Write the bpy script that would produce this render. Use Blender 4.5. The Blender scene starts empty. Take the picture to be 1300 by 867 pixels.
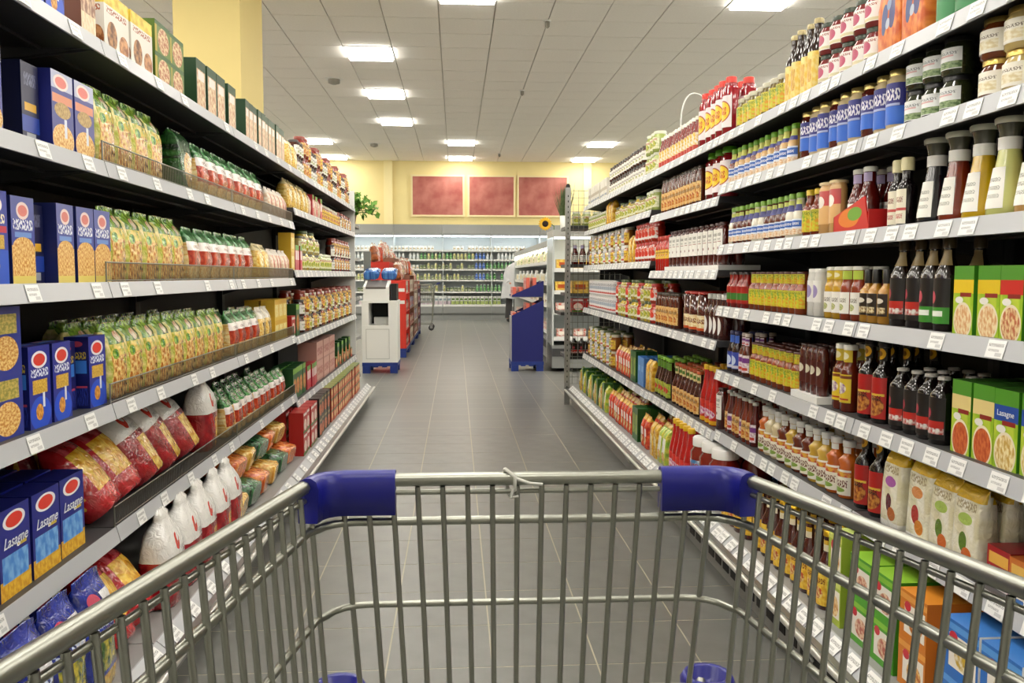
import bpy, math, random
from mathutils import Vector, Matrix, Euler

random.seed(7)
scene = bpy.context.scene
COL = scene.collection
PI = math.pi

# ------------------------------------------------------------------ camera
H = 1.2346
cam_data = bpy.data.cameras.new('camera')
cam = bpy.data.objects.new('camera', cam_data)
COL.objects.link(cam)
scene.camera = cam
YAW, PITCH, ROLL = 0.0644, 0.0763, 0.0020
fw = Vector((math.sin(YAW) * math.cos(PITCH), math.cos(YAW) * math.cos(PITCH), -math.sin(PITCH)))
rt = Vector((math.cos(YAW), -math.sin(YAW), 0))
up = rt.cross(fw)
r2 = math.cos(ROLL) * rt + math.sin(ROLL) * up
u2 = -math.sin(ROLL) * rt + math.cos(ROLL) * up
cam.matrix_world = Matrix(((r2.x, u2.x, -fw.x, 0), (r2.y, u2.y, -fw.y, 0), (r2.z, u2.z, -fw.z, H), (0, 0, 0, 1)))
cam_data.sensor_width = 36
cam_data.lens = 36 * 1108.87 / 1300
cam_data.clip_start = 0.02
cam_data.clip_end = 100

# ------------------------------------------------------------------ world, exposure
world = bpy.data.worlds.new('world')
scene.world = world
world.use_nodes = True
world.node_tree.nodes['Background'].inputs[0].default_value = (0.9, 0.92, 1.0, 1)
world.node_tree.nodes['Background'].inputs[1].default_value = 0.25
vs = scene.view_settings
vs.view_transform = 'Standard'
vs.look = 'None'
vs.gamma = 1.0
vs.use_curve_mapping = False
vs.exposure = -0.3
LAMP = 30.0          # emission of the ceiling panels

# ------------------------------------------------------------------ materials
def lin(h):
    if not isinstance(h, str):
        return h
    h = h.lstrip('#')
    o = []
    for i in (0, 2, 4):
        c = int(h[i:i + 2], 16) / 255
        o.append(c / 12.92 if c <= 0.04045 else ((c + 0.055) / 1.055) ** 2.4)
    return (o[0], o[1], o[2], 1)

MATS = {}

def new_mat(name, rough=0.45, metal=0.0, coat=0.0):
    m = bpy.data.materials.new(name)
    m.use_nodes = True
    b = m.node_tree.nodes['Principled BSDF']
    b.inputs['Roughness'].default_value = rough
    b.inputs['Metallic'].default_value = metal
    if coat:
        b.inputs['Coat Weight'].default_value = coat
        b.inputs['Coat Roughness'].default_value = 0.08
    return m, m.node_tree, b

def mat(name, col, rough=0.45, metal=0.0, var=0.0, scale=6.0, col2=None, coat=0.0, bump=0.0):
    if name in MATS:
        return MATS[name]
    m, nt, b = new_mat(name, rough, metal, coat)
    c = lin(col)
    if var or col2 or bump:
        tc = nt.nodes.new('ShaderNodeTexCoord')
        nz = nt.nodes.new('ShaderNodeTexNoise')
        nz.inputs['Scale'].default_value = scale
        nz.inputs['Detail'].default_value = 3
        nt.links.new(tc.outputs['Object'], nz.inputs['Vector'])
        mx = nt.nodes.new('ShaderNodeMix')
        mx.data_type = 'RGBA'
        mx.inputs['A'].default_value = c
        mx.inputs['B'].default_value = lin(col2) if col2 else tuple(v * (1 - var) for v in c[:3]) + (1,)
        rmp = nt.nodes.new('ShaderNodeMapRange')
        rmp.inputs['From Min'].default_value = 0.35
        rmp.inputs['From Max'].default_value = 0.65
        nt.links.new(nz.outputs['Fac'], rmp.inputs['Value'])
        nt.links.new(rmp.outputs['Result'], mx.inputs['Factor'])
        nt.links.new(mx.outputs['Result'], b.inputs['Base Color'])
        if bump:
            bp = nt.nodes.new('ShaderNodeBump')
            bp.inputs['Strength'].default_value = bump
            bp.inputs['Distance'].default_value = 0.002
            nt.links.new(nz.outputs['Fac'], bp.inputs['Height'])
            nt.links.new(bp.outputs['Normal'], b.inputs['Normal'])
    else:
        b.inputs['Base Color'].default_value = c
    MATS[name] = m
    return m

def emis(name, col, strength):
    if name in MATS:
        return MATS[name]
    m = bpy.data.materials.new(name)
    m.use_nodes = True
    nt = m.node_tree
    nt.nodes.remove(nt.nodes['Principled BSDF'])
    e = nt.nodes.new('ShaderNodeEmission')
    e.inputs[0].default_value = lin(col)
    e.inputs[1].default_value = strength
    nt.links.new(e.outputs[0], nt.nodes['Material Output'].inputs[0])
    MATS[name] = m
    return m

def art(name, base, shapes, rough=0.35, coat=0.0):
    """flat print laid out in the label's own UV square: rects 'r', ellipses 'e', blotched lettering 't'.
    colour = '#hex' or ('#a', '#b', noise scale)"""
    if name in MATS:
        return MATS[name]
    m, nt, b = new_mat(name, rough, 0, coat)
    N, L = nt.nodes.new, nt.links.new
    uv = N('ShaderNodeUVMap').outputs['UV']

    def colour(c):
        if isinstance(c, tuple) and isinstance(c[0], str):
            nz = N('ShaderNodeTexNoise')
            nz.inputs['Scale'].default_value = c[2]
            nz.inputs['Detail'].default_value = 2
            L(uv, nz.inputs['Vector'])
            rp = N('ShaderNodeValToRGB')
            rp.color_ramp.elements[0].position = 0.4
            rp.color_ramp.elements[1].position = 0.6
            rp.color_ramp.elements[0].color = lin(c[0])
            rp.color_ramp.elements[1].color = lin(c[1])
            L(nz.outputs['Fac'], rp.inputs['Fac'])
            return rp.outputs['Color']
        return lin(c)
    cur = colour(base)
    for s in shapes:
        k, cu, cv, hu, hv, c = s[:6]
        mp = N('ShaderNodeMapping')
        mp.inputs['Location'].default_value = (-cu / hu, -cv / hv, 0)
        mp.inputs['Scale'].default_value = (1 / hu, 1 / hv, 0)
        L(uv, mp.inputs['Vector'])
        lt = N('ShaderNodeMath')
        lt.operation = 'LESS_THAN'
        lt.inputs[1].default_value = 1.0
        if k == 'e':
            ln = N('ShaderNodeVectorMath')
            ln.operation = 'LENGTH'
            L(mp.outputs[0], ln.inputs[0])
            L(ln.outputs['Value'], lt.inputs[0])
        else:
            ab = N('ShaderNodeVectorMath')
            ab.operation = 'ABSOLUTE'
            L(mp.outputs[0], ab.inputs[0])
            sp = N('ShaderNodeSeparateXYZ')
            L(ab.outputs[0], sp.inputs[0])
            mxm = N('ShaderNodeMath')
            mxm.operation = 'MAXIMUM'
            L(sp.outputs[0], mxm.inputs[0])
            L(sp.outputs[1], mxm.inputs[1])
            L(mxm.outputs[0], lt.inputs[0])
        fac = lt.outputs[0]
        if k == 't':
            nz = N('ShaderNodeTexNoise')
            nz.inputs['Scale'].default_value = 1.0
            nz.inputs['Detail'].default_value = 0
            st = N('ShaderNodeVectorMath')
            st.operation = 'MULTIPLY'
            st.inputs[1].default_value = ((s[6] if len(s) > 6 else 3.0) * 2.4, 1.3, 1)
            L(mp.outputs[0], st.inputs[0])
            L(st.outputs[0], nz.inputs['Vector'])
            g = N('ShaderNodeMath')
            g.operation = 'GREATER_THAN'
            g.inputs[1].default_value = 0.5
            L(nz.outputs['Fac'], g.inputs[0])
            mu = N('ShaderNodeMath')
            mu.operation = 'MULTIPLY'
            L(g.outputs[0], mu.inputs[0])
            L(fac, mu.inputs[1])
            fac = mu.outputs[0]
        mx = N('ShaderNodeMix')
        mx.data_type = 'RGBA'
        if isinstance(cur, tuple):
            mx.inputs['A'].default_value = cur
        else:
            L(cur, mx.inputs['A'])
        cc = colour(c)
        if isinstance(cc, tuple):
            mx.inputs['B'].default_value = cc
        else:
            L(cc, mx.inputs['B'])
        L(fac, mx.inputs['Factor'])
        cur = mx.outputs['Result']
    if isinstance(cur, tuple):
        b.inputs['Base Color'].default_value = cur
    else:
        L(cur, b.inputs['Base Color'])
    if coat >= .4:                      # crinkled film
        tc = N('ShaderNodeTexCoord')
        nz = N('ShaderNodeTexNoise')
        nz.inputs['Scale'].default_value = 38
        nz.inputs['Detail'].default_value = 2
        nz.inputs['Distortion'].default_value = 1.2
        L(tc.outputs['Object'], nz.inputs['Vector'])
        bp = N('ShaderNodeBump')
        bp.inputs['Strength'].default_value = .8
        bp.inputs['Distance'].default_value = .006
        L(nz.outputs['Fac'], bp.inputs['Height'])
        L(bp.outputs['Normal'], b.inputs['Normal'])
        L(bp.outputs['Normal'], b.inputs['Coat Normal'])
    MATS[name] = m
    return m

# ------------------------------------------------------------------ mesh builder
class MB:
    def __init__(self):
        self.v, self.f, self.m, self.uv, self.mats, self.sm = [], [], [], [], [], []

    def mi(self, mt):
        if mt not in self.mats:
            self.mats.append(mt)
        return self.mats.index(mt)

    def face(self, pts, mt, uvs=None, smooth=False):
        i = len(self.v)
        self.v += [tuple(p) for p in pts]
        self.f.append(tuple(range(i, i + len(pts))))
        self.m.append(self.mi(mt))
        self.sm.append(smooth)
        self.uv += uvs if uvs else [(0, 0)] * len(pts)

    def grid(self, rings, mt, closed=True, smooth=True, uvf=None):
        """rings: list of equally long vertex loops, joined with quads (shared vertices)"""
        i = len(self.v)
        n = len(rings[0])
        for r in rings:
            self.v += [tuple(p) for p in r]
        for a in range(len(rings) - 1):
            for b in range(n if closed else n - 1):
                c = (b + 1) % n
                ids = (i + a * n + b, i + a * n + c, i + (a + 1) * n + c, i + (a + 1) * n + b)
                self.f.append(ids)
                self.m.append(self.mi(mt))
                self.sm.append(smooth)
                self.uv += [uvf(self.v[k]) for k in ids] if uvf else [(0, 0)] * 4
        return i

    def cap(self, ring, mt, flip=False, uvf=None):
        r = list(ring)
        if flip:
            r.reverse()
        self.face(r, mt, [uvf(p) for p in r] if uvf else None)

    def box(self, x0, x1, y0, y1, z0, z1, mt, front=None, top=None, side=None):
        side = side or mt
        f4 = [(0, 0), (1, 0), (1, 1), (0, 1)]
        self.face([(x0, y0, z0), (x1, y0, z0), (x1, y0, z1), (x0, y0, z1)], front or mt, f4)
        self.face([(x1, y1, z0), (x0, y1, z0), (x0, y1, z1), (x1, y1, z1)], front or mt, f4)
        self.face([(x0, y1, z0), (x0, y0, z0), (x0, y0, z1), (x0, y1, z1)], side, f4)
        self.face([(x1, y0, z0), (x1, y1, z0), (x1, y1, z1), (x1, y0, z1)], side, f4)
        self.face([(x0, y0, z1), (x1, y0, z1), (x1, y1, z1), (x0, y1, z1)], top or side, f4)
        self.face([(x0, y1, z0), (x1, y1, z0), (x1, y0, z0), (x0, y0, z0)], top or side, f4)

    def lathe(self, prof, mt, n=14, cx=0, cy=0, caps=True, sx=1.0, sy=1.0):
        rings = [[(cx + r * sx * math.cos(2 * PI * k / n), cy + r * sy * math.sin(2 * PI * k / n), z) for k in range(n)] for r, z in prof]
        self.grid(rings, mt)
        if caps:
            self.cap(rings[0], mt, True)
            self.cap(rings[-1], mt)

    def wrap(self, prof, mt, half, n=8, sx=1.0, sy=1.0):
        """a label patch on the front (-y) of a lathe; UV 0..1 across and up"""
        z0, z1 = prof[0][1], prof[-1][1]
        rings = []
        for r, z in prof:
            rings.append([(r * sx * math.sin(half * (2 * k / n - 1)), -r * sy * math.cos(half * (2 * k / n - 1)), z) for k in range(n + 1)])
        i = len(self.v)
        for r in rings:
            self.v += r
        m = self.mi(mt)
        for a in range(len(rings) - 1):
            for b in range(n):
                ids = (i + a * (n + 1) + b, i + a * (n + 1) + b + 1, i + (a + 1) * (n + 1) + b + 1, i + (a + 1) * (n + 1) + b)
                self.f.append(ids)
                self.m.append(m)
                self.sm.append(True)
                va = (prof[a][1] - z0) / (z1 - z0)
                vb = (prof[a + 1][1] - z0) / (z1 - z0)
                self.uv += [(b / n, va), ((b + 1) / n, va), ((b + 1) / n, vb), (b / n, vb)]

    def tube(self, pts, r, mt, n=6, closed=False):
        pts = [Vector(p) for p in pts]
        rings = []
        N = len(pts)
        prev = None
        for i, p in enumerate(pts):
            if closed:
                t = (pts[(i + 1) % N] - pts[i - 1]).normalized()
            else:
                a = pts[max(i - 1, 0)]
                b = pts[min(i + 1, N - 1)]
                t = (b - a).normalized()
            ref = Vector((0, 0, 1)) if abs(t.z) < 0.9 else Vector((1, 0, 0))
            if prev is not None:
                ref = prev
            s = t.cross(ref)
            if s.length < 1e-5:
                s = t.cross(Vector((0, 1, 0)))
            s.normalize()
            u = s.cross(t).normalized()
            prev = u
            rings.append([p + r * (math.cos(2 * PI * k / n) * s + math.sin(2 * PI * k / n) * u) for k in range(n)])
        if closed:
            rings.append(rings[0])
        self.grid(rings, mt)
        if not closed:
            self.cap(rings[0], mt, True)
            self.cap(rings[-1], mt)

    def prism(self, poly, axis, a, b, mt):
        """polygon extruded between a and b along axis 'x' (poly in y,z) or 'y' (poly in x,z) or 'z' (poly in x,y)"""
        def P(p, t):
            return (t, p[0], p[1]) if axis == 'x' else (p[0], t, p[1]) if axis == 'y' else (p[0], p[1], t)
        A = [P(p, a) for p in poly]
        B = [P(p, b) for p in poly]
        self.face(A, mt)
        self.face(list(reversed(B)), mt)
        for i in range(len(poly)):
            j = (i + 1) % len(poly)
            self.face([A[i], A[j], B[j], B[i]], mt, [(0, 0), (1, 0), (1, 1), (0, 1)])

    def join(self, o):
        i = len(self.v)
        self.v += o.v
        self.uv += o.uv
        self.sm += o.sm
        for f, m in zip(o.f, o.m):
            self.f.append(tuple(k + i for k in f))
            self.m.append(self.mi(o.mats[m]))

    def mesh(self, name):
        me = bpy.data.meshes.new(name)
        me.from_pydata(self.v, [], self.f)
        for mt in self.mats:
            me.materials.append(mt)
        me.polygons.foreach_set('material_index', self.m)
        me.polygons.foreach_set('use_smooth', self.sm)
        ul = me.uv_layers.new(name='UVMap')
        ul.data.foreach_set('uv', [c for p in self.uv for c in p])
        me.update()
        return me

def link(name, data, parent=None, loc=None, rot=None):
    o = bpy.data.objects.new(name, data)
    COL.objects.link(o)
    if parent is not None:
        o.parent = parent
    if loc is not None:
        o.location = loc
    if rot is not None:
        o.rotation_euler = rot
    return o

def build(mb, name, parent=None, loc=None, rot=None):
    return link(name, mb.mesh(name), parent, loc, rot)

def tag(o, label, cat, group=None):
    o['label'] = label
    o['category'] = cat
    if group:
        o['group'] = group
    return o

def thing(name, label, cat, loc=(0, 0, 0), rz=0, group=None):
    return tag(link(name, None, None, loc, (0, 0, rz)), label, cat, group)

def structure(o):
    o['kind'] = 'structure'
    return o

def stuff(o):
    o['kind'] = 'stuff'
    return o

# ------------------------------------------------------------------ common materials
M_floor = mat('floor_tile_grey', '#767672', 0.34, var=0.14, scale=9, bump=0.06)
M_grout = mat('grout', '#b5ae9a', 0.8)
M_ceil = mat('ceiling_tile_white', '#f2efe8', 0.9, var=0.04, scale=40)
M_ceilgrid = mat('ceiling_grid', '#c9c6bc', 0.6)
M_yellow = mat('wall_yellow', '#eedd9f', 0.85, var=0.05, scale=1.5)
M_yellow2 = mat('column_yellow', '#ddc987', 0.8, var=0.04, scale=1.0)
M_white = mat('white_paint', '#e8e8e4', 0.4)
M_rail = mat('price_rail_grey', '#b4b6ba', 0.35)
M_anth_shade = mat('anthracite_shelf_shade', '#3a3a3b', 0.5)  # on shelf plates this dark tone puts their shade into the colour
M_shelf = mat('shelf_steel', '#8e8e8c', 0.45)
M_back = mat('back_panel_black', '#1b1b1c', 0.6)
M_chrome = mat('chrome', '#deded9', 0.28, 0.7)
M_zinc = mat('zinc_wire', '#97988f', 0.32, 1.0)
M_steel = mat('brushed_steel', '#9c9c9a', 0.4, 0.9)
M_plinth = mat('plinth_grey', '#8b8b87', 0.5)
M_black = mat('black', '#0c0c0d', 0.6)
M_blueplastic = mat('blue_plastic', '#15187a', 0.32)
M_palletblue = mat('pallet_blue', '#16307f', 0.5)
M_rubber = mat('rubber', '#39393a', 0.7)
M_tag = art('price_tag_paper', '#ececea', [('t', .5, .72, .42, .09, '#8b8b8b', 6), ('t', .42, .42, .3, .07, '#9a9a9a', 6), ('r', .72, .2, .18, .1, '#c9c9c9')], 0.5)

# ------------------------------------------------------------------ room shell
T = 1 / 3
XA = -0.554          # a floor joint running along the aisle
YA = 2.669           # a floor joint running across it
RX0, RX1, RY0, RY1, RZ = -7.5, 8.5, -4.0, 25.2, 4.445

def floor_far_mat():
    m, nt, b = new_mat('floor_tile_grid', 0.34)
    N, L = nt.nodes.new, nt.links.new
    tc = N('ShaderNodeTexCoord')
    br = N('ShaderNodeTexBrick')
    br.offset = 0
    br.squash = 1
    br.inputs['Scale'].default_value = 1
    br.inputs['Brick Width'].default_value = T
    br.inputs['Row Height'].default_value = T
    br.inputs['Mortar Size'].default_value = 0.0035
    br.inputs['Mortar Smooth'].default_value = 0.1
    br.inputs['Color1'].default_value = lin('#767672')
    br.inputs['Color2'].default_value = lin('#70706c')
    br.inputs['Mortar'].default_value = lin('#a39d8c')
    L(tc.outputs['Object'], br.inputs['Vector'])
    L(br.outputs['Color'], b.inputs['Base Color'])
    return m

fl = MB()
fl.box(RX0, RX1, RY0, RY1, -0.1, -0.0007, M_grout)
floor = structure(build(fl, 'floor'))
tb = MB()
g = 0.0026
tb.face([(g, g, 0), (T - g, g, 0), (T - g, T - g, 0), (g, T - g, 0)], M_floor)
for a, b in (((g, g), (T - g, g)), ((T - g, g), (T - g, T - g)), ((T - g, T - g), (g, T - g)), ((g, T - g), (g, g))):
    tb.face([(a[0], a[1], -0.006), (b[0], b[1], -0.006), (b[0], b[1], 0), (a[0], a[1], 0)], M_floor)
tile_me = tb.mesh('floor_tile')
NI0, NI1, NJ0, NJ1 = -2, 6, -4, 13
for j in range(NJ0, NJ1):
    for i in range(NI0, NI1):
        o = link('floor_tile', tile_me, floor, (XA + i * T, YA + j * T, random.uniform(-.0002, .0001)))
# the rest of the tiling, past the size where single tiles can be told apart
M_ffar = floor_far_mat()
ffb = MB()
xa, xb, ya, yb = XA + NI0 * T, XA + NI1 * T, YA + NJ0 * T, YA + NJ1 * T
for (x0, x1, y0, y1) in ((RX0, RX1, yb, RY1), (RX0, xa, RY0, yb), (xb, RX1, RY0, yb), (xa, xb, RY0, ya)):
    ffb.face([(x0 - XA, y0 - YA, 0), (x1 - XA, y0 - YA, 0), (x1 - XA, y1 - YA, 0), (x0 - XA, y1 - YA, 0)], M_ffar)
ff = stuff(build(ffb, 'floor_tiling', floor, (XA, YA, 0)))

# ceiling: grid of tiles and light panels
CW, CD = 0.69, 0.71
CX0, CY0 = -0.20, 12.70
cl = MB()
cl.box(RX0, RX1, RY0, RY1, RZ + 0.03, RZ + 0.15, M_ceilgrid)
ceiling = structure(build(cl, 'ceiling'))
LIGHTS = set()
for i, rows in ((0, (-4, 12, 16)), (-2, (0, 4, 8)), (-5, (12, 16)), (5, (-4, 12, 16))):
    for j in rows:
        LIGHTS.add((i, j))
for i in (-5, 0, 5):
    for j in (-8, -12, -16, -20):
        LIGHTS.add((i, j))
for i in (8, 10, -8, -10):  # side-aisle panels added out of view to raise bounce onto the ceiling
    for j in range(-22, 17, 3):
        LIGHTS.add((i, j))
LIGHTS |= {(-2, -9), (-2, -13), (-2, -17), (3, -9), (3, -13), (3, -17)}
M_lamp = emis('lamp_diffuser', '#fffaf0', LAMP)
ctb = MB()
ctb.box(0.006, CW - 0.006, 0.006, CD - 0.006, 0, 0.03, M_ceil)
ct_me = ctb.mesh('ceiling_tile')
lamp_fr = MB()
for (x0, x1, y0, y1) in ((0.005, CW - .005, 0.005, .03), (0.005, CW - .005, CD - .03, CD - .005), (0.005, .03, .03, CD - .03), (CW - .03, CW - .005, .03, CD - .03)):
    lamp_fr.box(x0, x1, y0, y1, -0.012, 0.03, M_white)
lamp_fr_me = lamp_fr.mesh('frame')
lamp_df = MB()
lamp_df.box(.03, CW - .03, .03, CD - .03, -0.045, 0.02, M_lamp)  # dropped below the frame, glowing sides added to light the ceiling
lamp_df_me = lamp_df.mesh('diffuser')
cfar = MB()
for i in range(-10, 12):
    for j in range(-23, 18):
        x, y = CX0 + i * CW, CY0 + j * CD
        if x < RX0 or x + CW > RX1 or y < RY0 or y + CD > RY1 + .3:
            continue
        y1 = min(y + CD, RY1)
        if (i, j) in LIGHTS:
            lb = {0: 'over the aisle', -2: 'between aisle and yellow column', -5: 'behind the yellow column', 5: 'over the sauce racks', 3: 'over the sauce racks'}.get(i, 'added over the unseen next aisle')
            t = thing('ceiling_light', 'square lit ceiling panel ' + lb, 'ceiling light', (x, y, RZ), 0, 'ceiling light panels ' + lb)
            link('frame', lamp_fr_me, t)
            link('diffuser', lamp_df_me, t)
        elif -4 <= j <= 4 and -7 <= i <= 7:
            link('ceiling_tile', ct_me, ceiling, (x, y, RZ))
        else:
            cfar.box(x + .006, x + CW - .006, y + .006, y1 - .006, RZ, RZ + 0.03, M_ceil)
stuff(build(cfar, 'ceiling_tiling', ceiling))

def wall(name, x0, x1, y0, y1, mt):
    w = MB()
    w.box(x0, x1, y0, y1, 0, RZ + .1, mt)
    return structure(build(w, name))

wall('wall_back', RX0, RX1, RY1, RY1 + .2, M_yellow)
wall('wall_left', RX0 - .2, RX0, RY0, RY1, mat('wall_pale', '#d9d7d0', .85))
wall('wall_right', RX1, RX1 + .2, RY0, RY1, mat('wall_pale', '#d9d7d0', .85))
wall('wall_front', RX0, RX1, RY0 - .2, RY0, mat('wall_pale', '#d9d7d0', .85))
for k, (xa_, xb_) in enumerate(((-2.02, -1.78), (3.66, 3.9))):
    w = MB()
    w.box(xa_, xb_, RY1 - .08, RY1, 0, RZ, mat('pilaster_yellow', '#f3e5ae', .8))
    structure(build(w, 'trim_%d' % (k + 1)))
w = MB()
w.box(-2.83, -2.167, 9.2, 10.236, 0, RZ, M_yellow2)
structure(build(w, 'trim_3'))

# red boards on the back wall
M_redboard = mat('red_board', '#9c4f46', 0.5, col2='#b87468', scale=2.6)
def board(xc, w_, label):
    t = thing('wall_board', label, 'board', (xc, RY1 - .03, 2.93), 0, None)
    b = MB()
    b.box(-w_ / 2, w_ / 2, -.02, .03, 0, 1.08, M_redboard)
    build(b, 'panel', t)
    f = MB()
    for (x0, x1, z0, z1) in ((-w_ / 2 - .05, w_ / 2 + .05, -.05, 0), (-w_ / 2 - .05, w_ / 2 + .05, 1.08, 1.13), (-w_ / 2 - .05, -w_ / 2, 0, 1.08), (w_ / 2, w_ / 2 + .05, 0, 1.08)):
        f.box(x0, x1, -.03, .03, z0, z1, mat('board_frame', '#e9d9a8', 0.5))
    build(f, 'frame', t)
board(-.50, 1.42, 'mottled red wall board nearest the pilaster and leafy plant')
board(1.03, 1.26, 'mottled red wall board between two other red boards')
board(2.50, 1.38, 'mottled red wall board above the sunflower and grass pot')

# ceiling fittings
def ceiling_fitting(x, y, r, label):
    t = thing('ceiling_detector', label, 'detector', (x, y, RZ), 0)
    b = MB()
    b.lathe([(r * .9, -.012), (r, 0), (r, .002)], M_white, 16)
    build(b, 'base', t)
    b = MB()
    b.lathe([(r * .25, -.09), (r * .6, -.07), (r * .62, -.012)], mat('fitting_grey', '#8f8b80', .5), 14)
    build(b, 'head', t)
ceiling_fitting(-1.989, 14.83, .16, 'round ceiling detector with wide base beside the yellow column')
ceiling_fitting(-1.988, 21.94, .15, 'round ceiling detector above the wall with red boards')
for y in (11.3, 15.5, 23.5):
    ceiling_fitting(1.17, y, .05, ['small ceiling sprinkler nearest the bright corner panel', 'small ceiling sprinkler midway along the aisle', 'small ceiling sprinkler in front of the red boards'][(11.3, 15.5, 23.5).index(y)])

# ------------------------------------------------------------------ shelving bays
LIPL, LIPR = 0.975, 1.19
SHD = 0.47           # shelf depth behind the lip
TAGW = .064

def tag_mesh(s):
    b = MB()
    P = [(s * -.0022, -TAGW / 2, -.040), (s * -.0022, TAGW / 2, -.040), (s * .0088, TAGW / 2, -.001), (s * .0088, -TAGW / 2, -.001)]
    uv = [(1, 0), (0, 0), (0, 1), (1, 1)] if s > 0 else [(0, 0), (1, 0), (1, 1), (0, 1)]
    b.face(P, M_tag, uv)
    Q = [(p[0] + s * .0012, p[1], p[2]) for p in P]
    b.face(list(reversed(Q)), M_tag)
    for i in range(4):
        j = (i + 1) % 4
        b.face([P[i], P[j], Q[j], Q[i]], M_tag)
    return b.mesh('price_tag')
TAGM = {s: tag_mesh(s) for s in (-1, 1)}

def fence_mesh(s, L):
    b = MB()
    for z, r in ((.006, .0018), (.058, .0024)):
        b.tube([(s * .019, .006, z), (s * .019, L - .006, z)], r, M_zinc, 5)
    for y in (.006, L - .006):
        b.tube([(s * .019, y, 0), (s * .019, y, .06)], .003, M_zinc, 5)
    n = int(L / .0125)
    for k in range(1, n):
        y = L * k / n
        b.tube([(s * .019, y, .006), (s * .019, y, .058)], .0011, M_zinc, 3)
    return b.mesh('wire_fence')
FENCE = {}

def shelf_mesh(s, L, z):
    b = MB()
    e = .004
    b.box(min(s * .014, s * SHD), max(s * .014, s * SHD), e, L - e, z - .028, z, M_shelf, M_anth_shade, None, M_anth_shade)
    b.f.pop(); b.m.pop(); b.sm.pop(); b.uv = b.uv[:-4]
    b.face([(s * .014, e, z - .028), (s * SHD, e, z - .028), (s * SHD, L - e, z - .028), (s * .014, L - e, z - .028)], M_anth_shade)  # underside coloured dark in place of the shade under a light-coated shelf
    for y in (.012, L - .016):
        b.prism([(s * .05, z - .028), (s * SHD, z - .028), (s * SHD, z - .11), (s * .34, z - .07)], 'y', y, y + .004, M_anth_shade)
    for d in (.16, .3):
        b.box(min(s * d, s * (d + .02)), max(s * d, s * (d + .02)), .03, L - .03, z - .036, z - .028, M_anth_shade)
    return b.mesh('shelf')

def rail_mesh(s, L, z):
    b = MB()
    b.prism([(s * 0, z - .043), (s * .012, z + .002), (s * .0145, z + .002), (s * .004, z - .044)], 'y', .003, L - .003, M_rail)
    return b.mesh('price_rail')

def bay(s, lip, y0, y1, zs, label, cat, fences=(), ntag=6, base=.15, railx=.81, zrail=.115, slots=False, end=None, top=2.05):
    L = y1 - y0
    t = thing('shelf_bay', label, cat, (s * lip, y0, 0))
    b = MB()
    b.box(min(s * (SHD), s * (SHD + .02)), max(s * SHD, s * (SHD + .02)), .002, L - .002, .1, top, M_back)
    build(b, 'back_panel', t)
    for y in (.0, L - .03):
        b = MB()
        b.box(min(s * (SHD - .03), s * SHD), max(s * (SHD - .03), s * SHD), y + .001, y + .029, .1, top, M_anth_shade)
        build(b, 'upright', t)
    dk = lip - railx
    # base deck, plinth, bumper rail
    b = MB()
    xa, xb = s * -(dk - .075), s * SHD
    b.box(min(xa, xb), max(xa, xb), .003, L - .003, base - .03, base, M_shelf)
    deck = build(b, 'base_deck', t)
    b = MB()
    b.prism([(s * -(dk - .025), base - .035), (s * -(dk - .072), base + .006), (s * -(dk - .077), base + .006), (s * -(dk - .033), base - .037)], 'y', .003, L - .003, M_rail)
    build(b, 'price_rail', deck)
    pt = MB()
    P = [(s * -(dk - .0265), -.035, base - .031), (s * -(dk - .0265), .035, base - .031), (s * -(dk - .0675), .035, base + .0055), (s * -(dk - .0675), -.035, base + .0055)]
    P = [(p[0] - s * .001, p[1], p[2] + .0012) for p in P]
    pt.face(P, M_tag, [(1, 0), (0, 0), (0, 1), (1, 1)])
    pm = pt.mesh('price_tag')
    for k in range(ntag + 2):
        link('price_tag', pm, deck, (0, L * (k + .5 + random.uniform(-.2, .2)) / (ntag + 2), 0))
    b = MB()
    px = s * -(dk - .06)
    b.box(min(px, px + s * .02), max(px, px + s * .02), .002, L - .002, .002, base - .032, M_plinth)
    pl = build(b, 'plinth', t)
    if slots:
        sb = MB()
        sb.box(-.002, .002, -.035, .035, -.022, .022, M_black)
        sm_ = sb.mesh('vent_slot')
        n = int(L / .1)
        for k in range(n):
            link('vent_slot', sm_, pl, (px - s * .001, (k + .5) * L / n, .062))
    b = MB()
    b.tube([(s * -dk, .0, zrail), (s * -dk, L, zrail)], .011, M_chrome, 8)
    b.box(min(s * -(dk - .008), s * -(dk - .03)), max(s * -(dk - .008), s * -(dk - .03)), 0, L, zrail - .012, zrail + .012, M_steel)
    for y in (.02, L - .02):
        b.tube([(s * -dk, y, zrail), (s * -(dk - .055), y, .06)], .005, M_chrome, 6)
    build(b, 'bumper_rail', t)
    for li, z in enumerate(zs):
        sh = link('shelf', shelf_mesh(s, L, z), t)
        link('price_rail', rail_mesh(s, L, z), sh)
        for k in range(ntag):
            if random.random() < .88:
                link('price_tag', TAGM[s], sh, (0, L * (k + .5 + random.uniform(-.18, .18)) / ntag, z))
        if li in fences:
            key = (s, round(L, 3))
            if key not in FENCE:
                FENCE[key] = fence_mesh(s, L)
            link('wire_fence', FENCE[key], sh, (0, 0, z))
    if end is not None:
        b = MB()
        y = L if end > 0 else -.02
        xa, xb = s * .012, s * (SHD + .02)
        b.box(min(xa, xb), max(xa, xb), y, y + .02, 0.02, top, M_white)
        build(b, 'end_panel', t)
    return t

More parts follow.
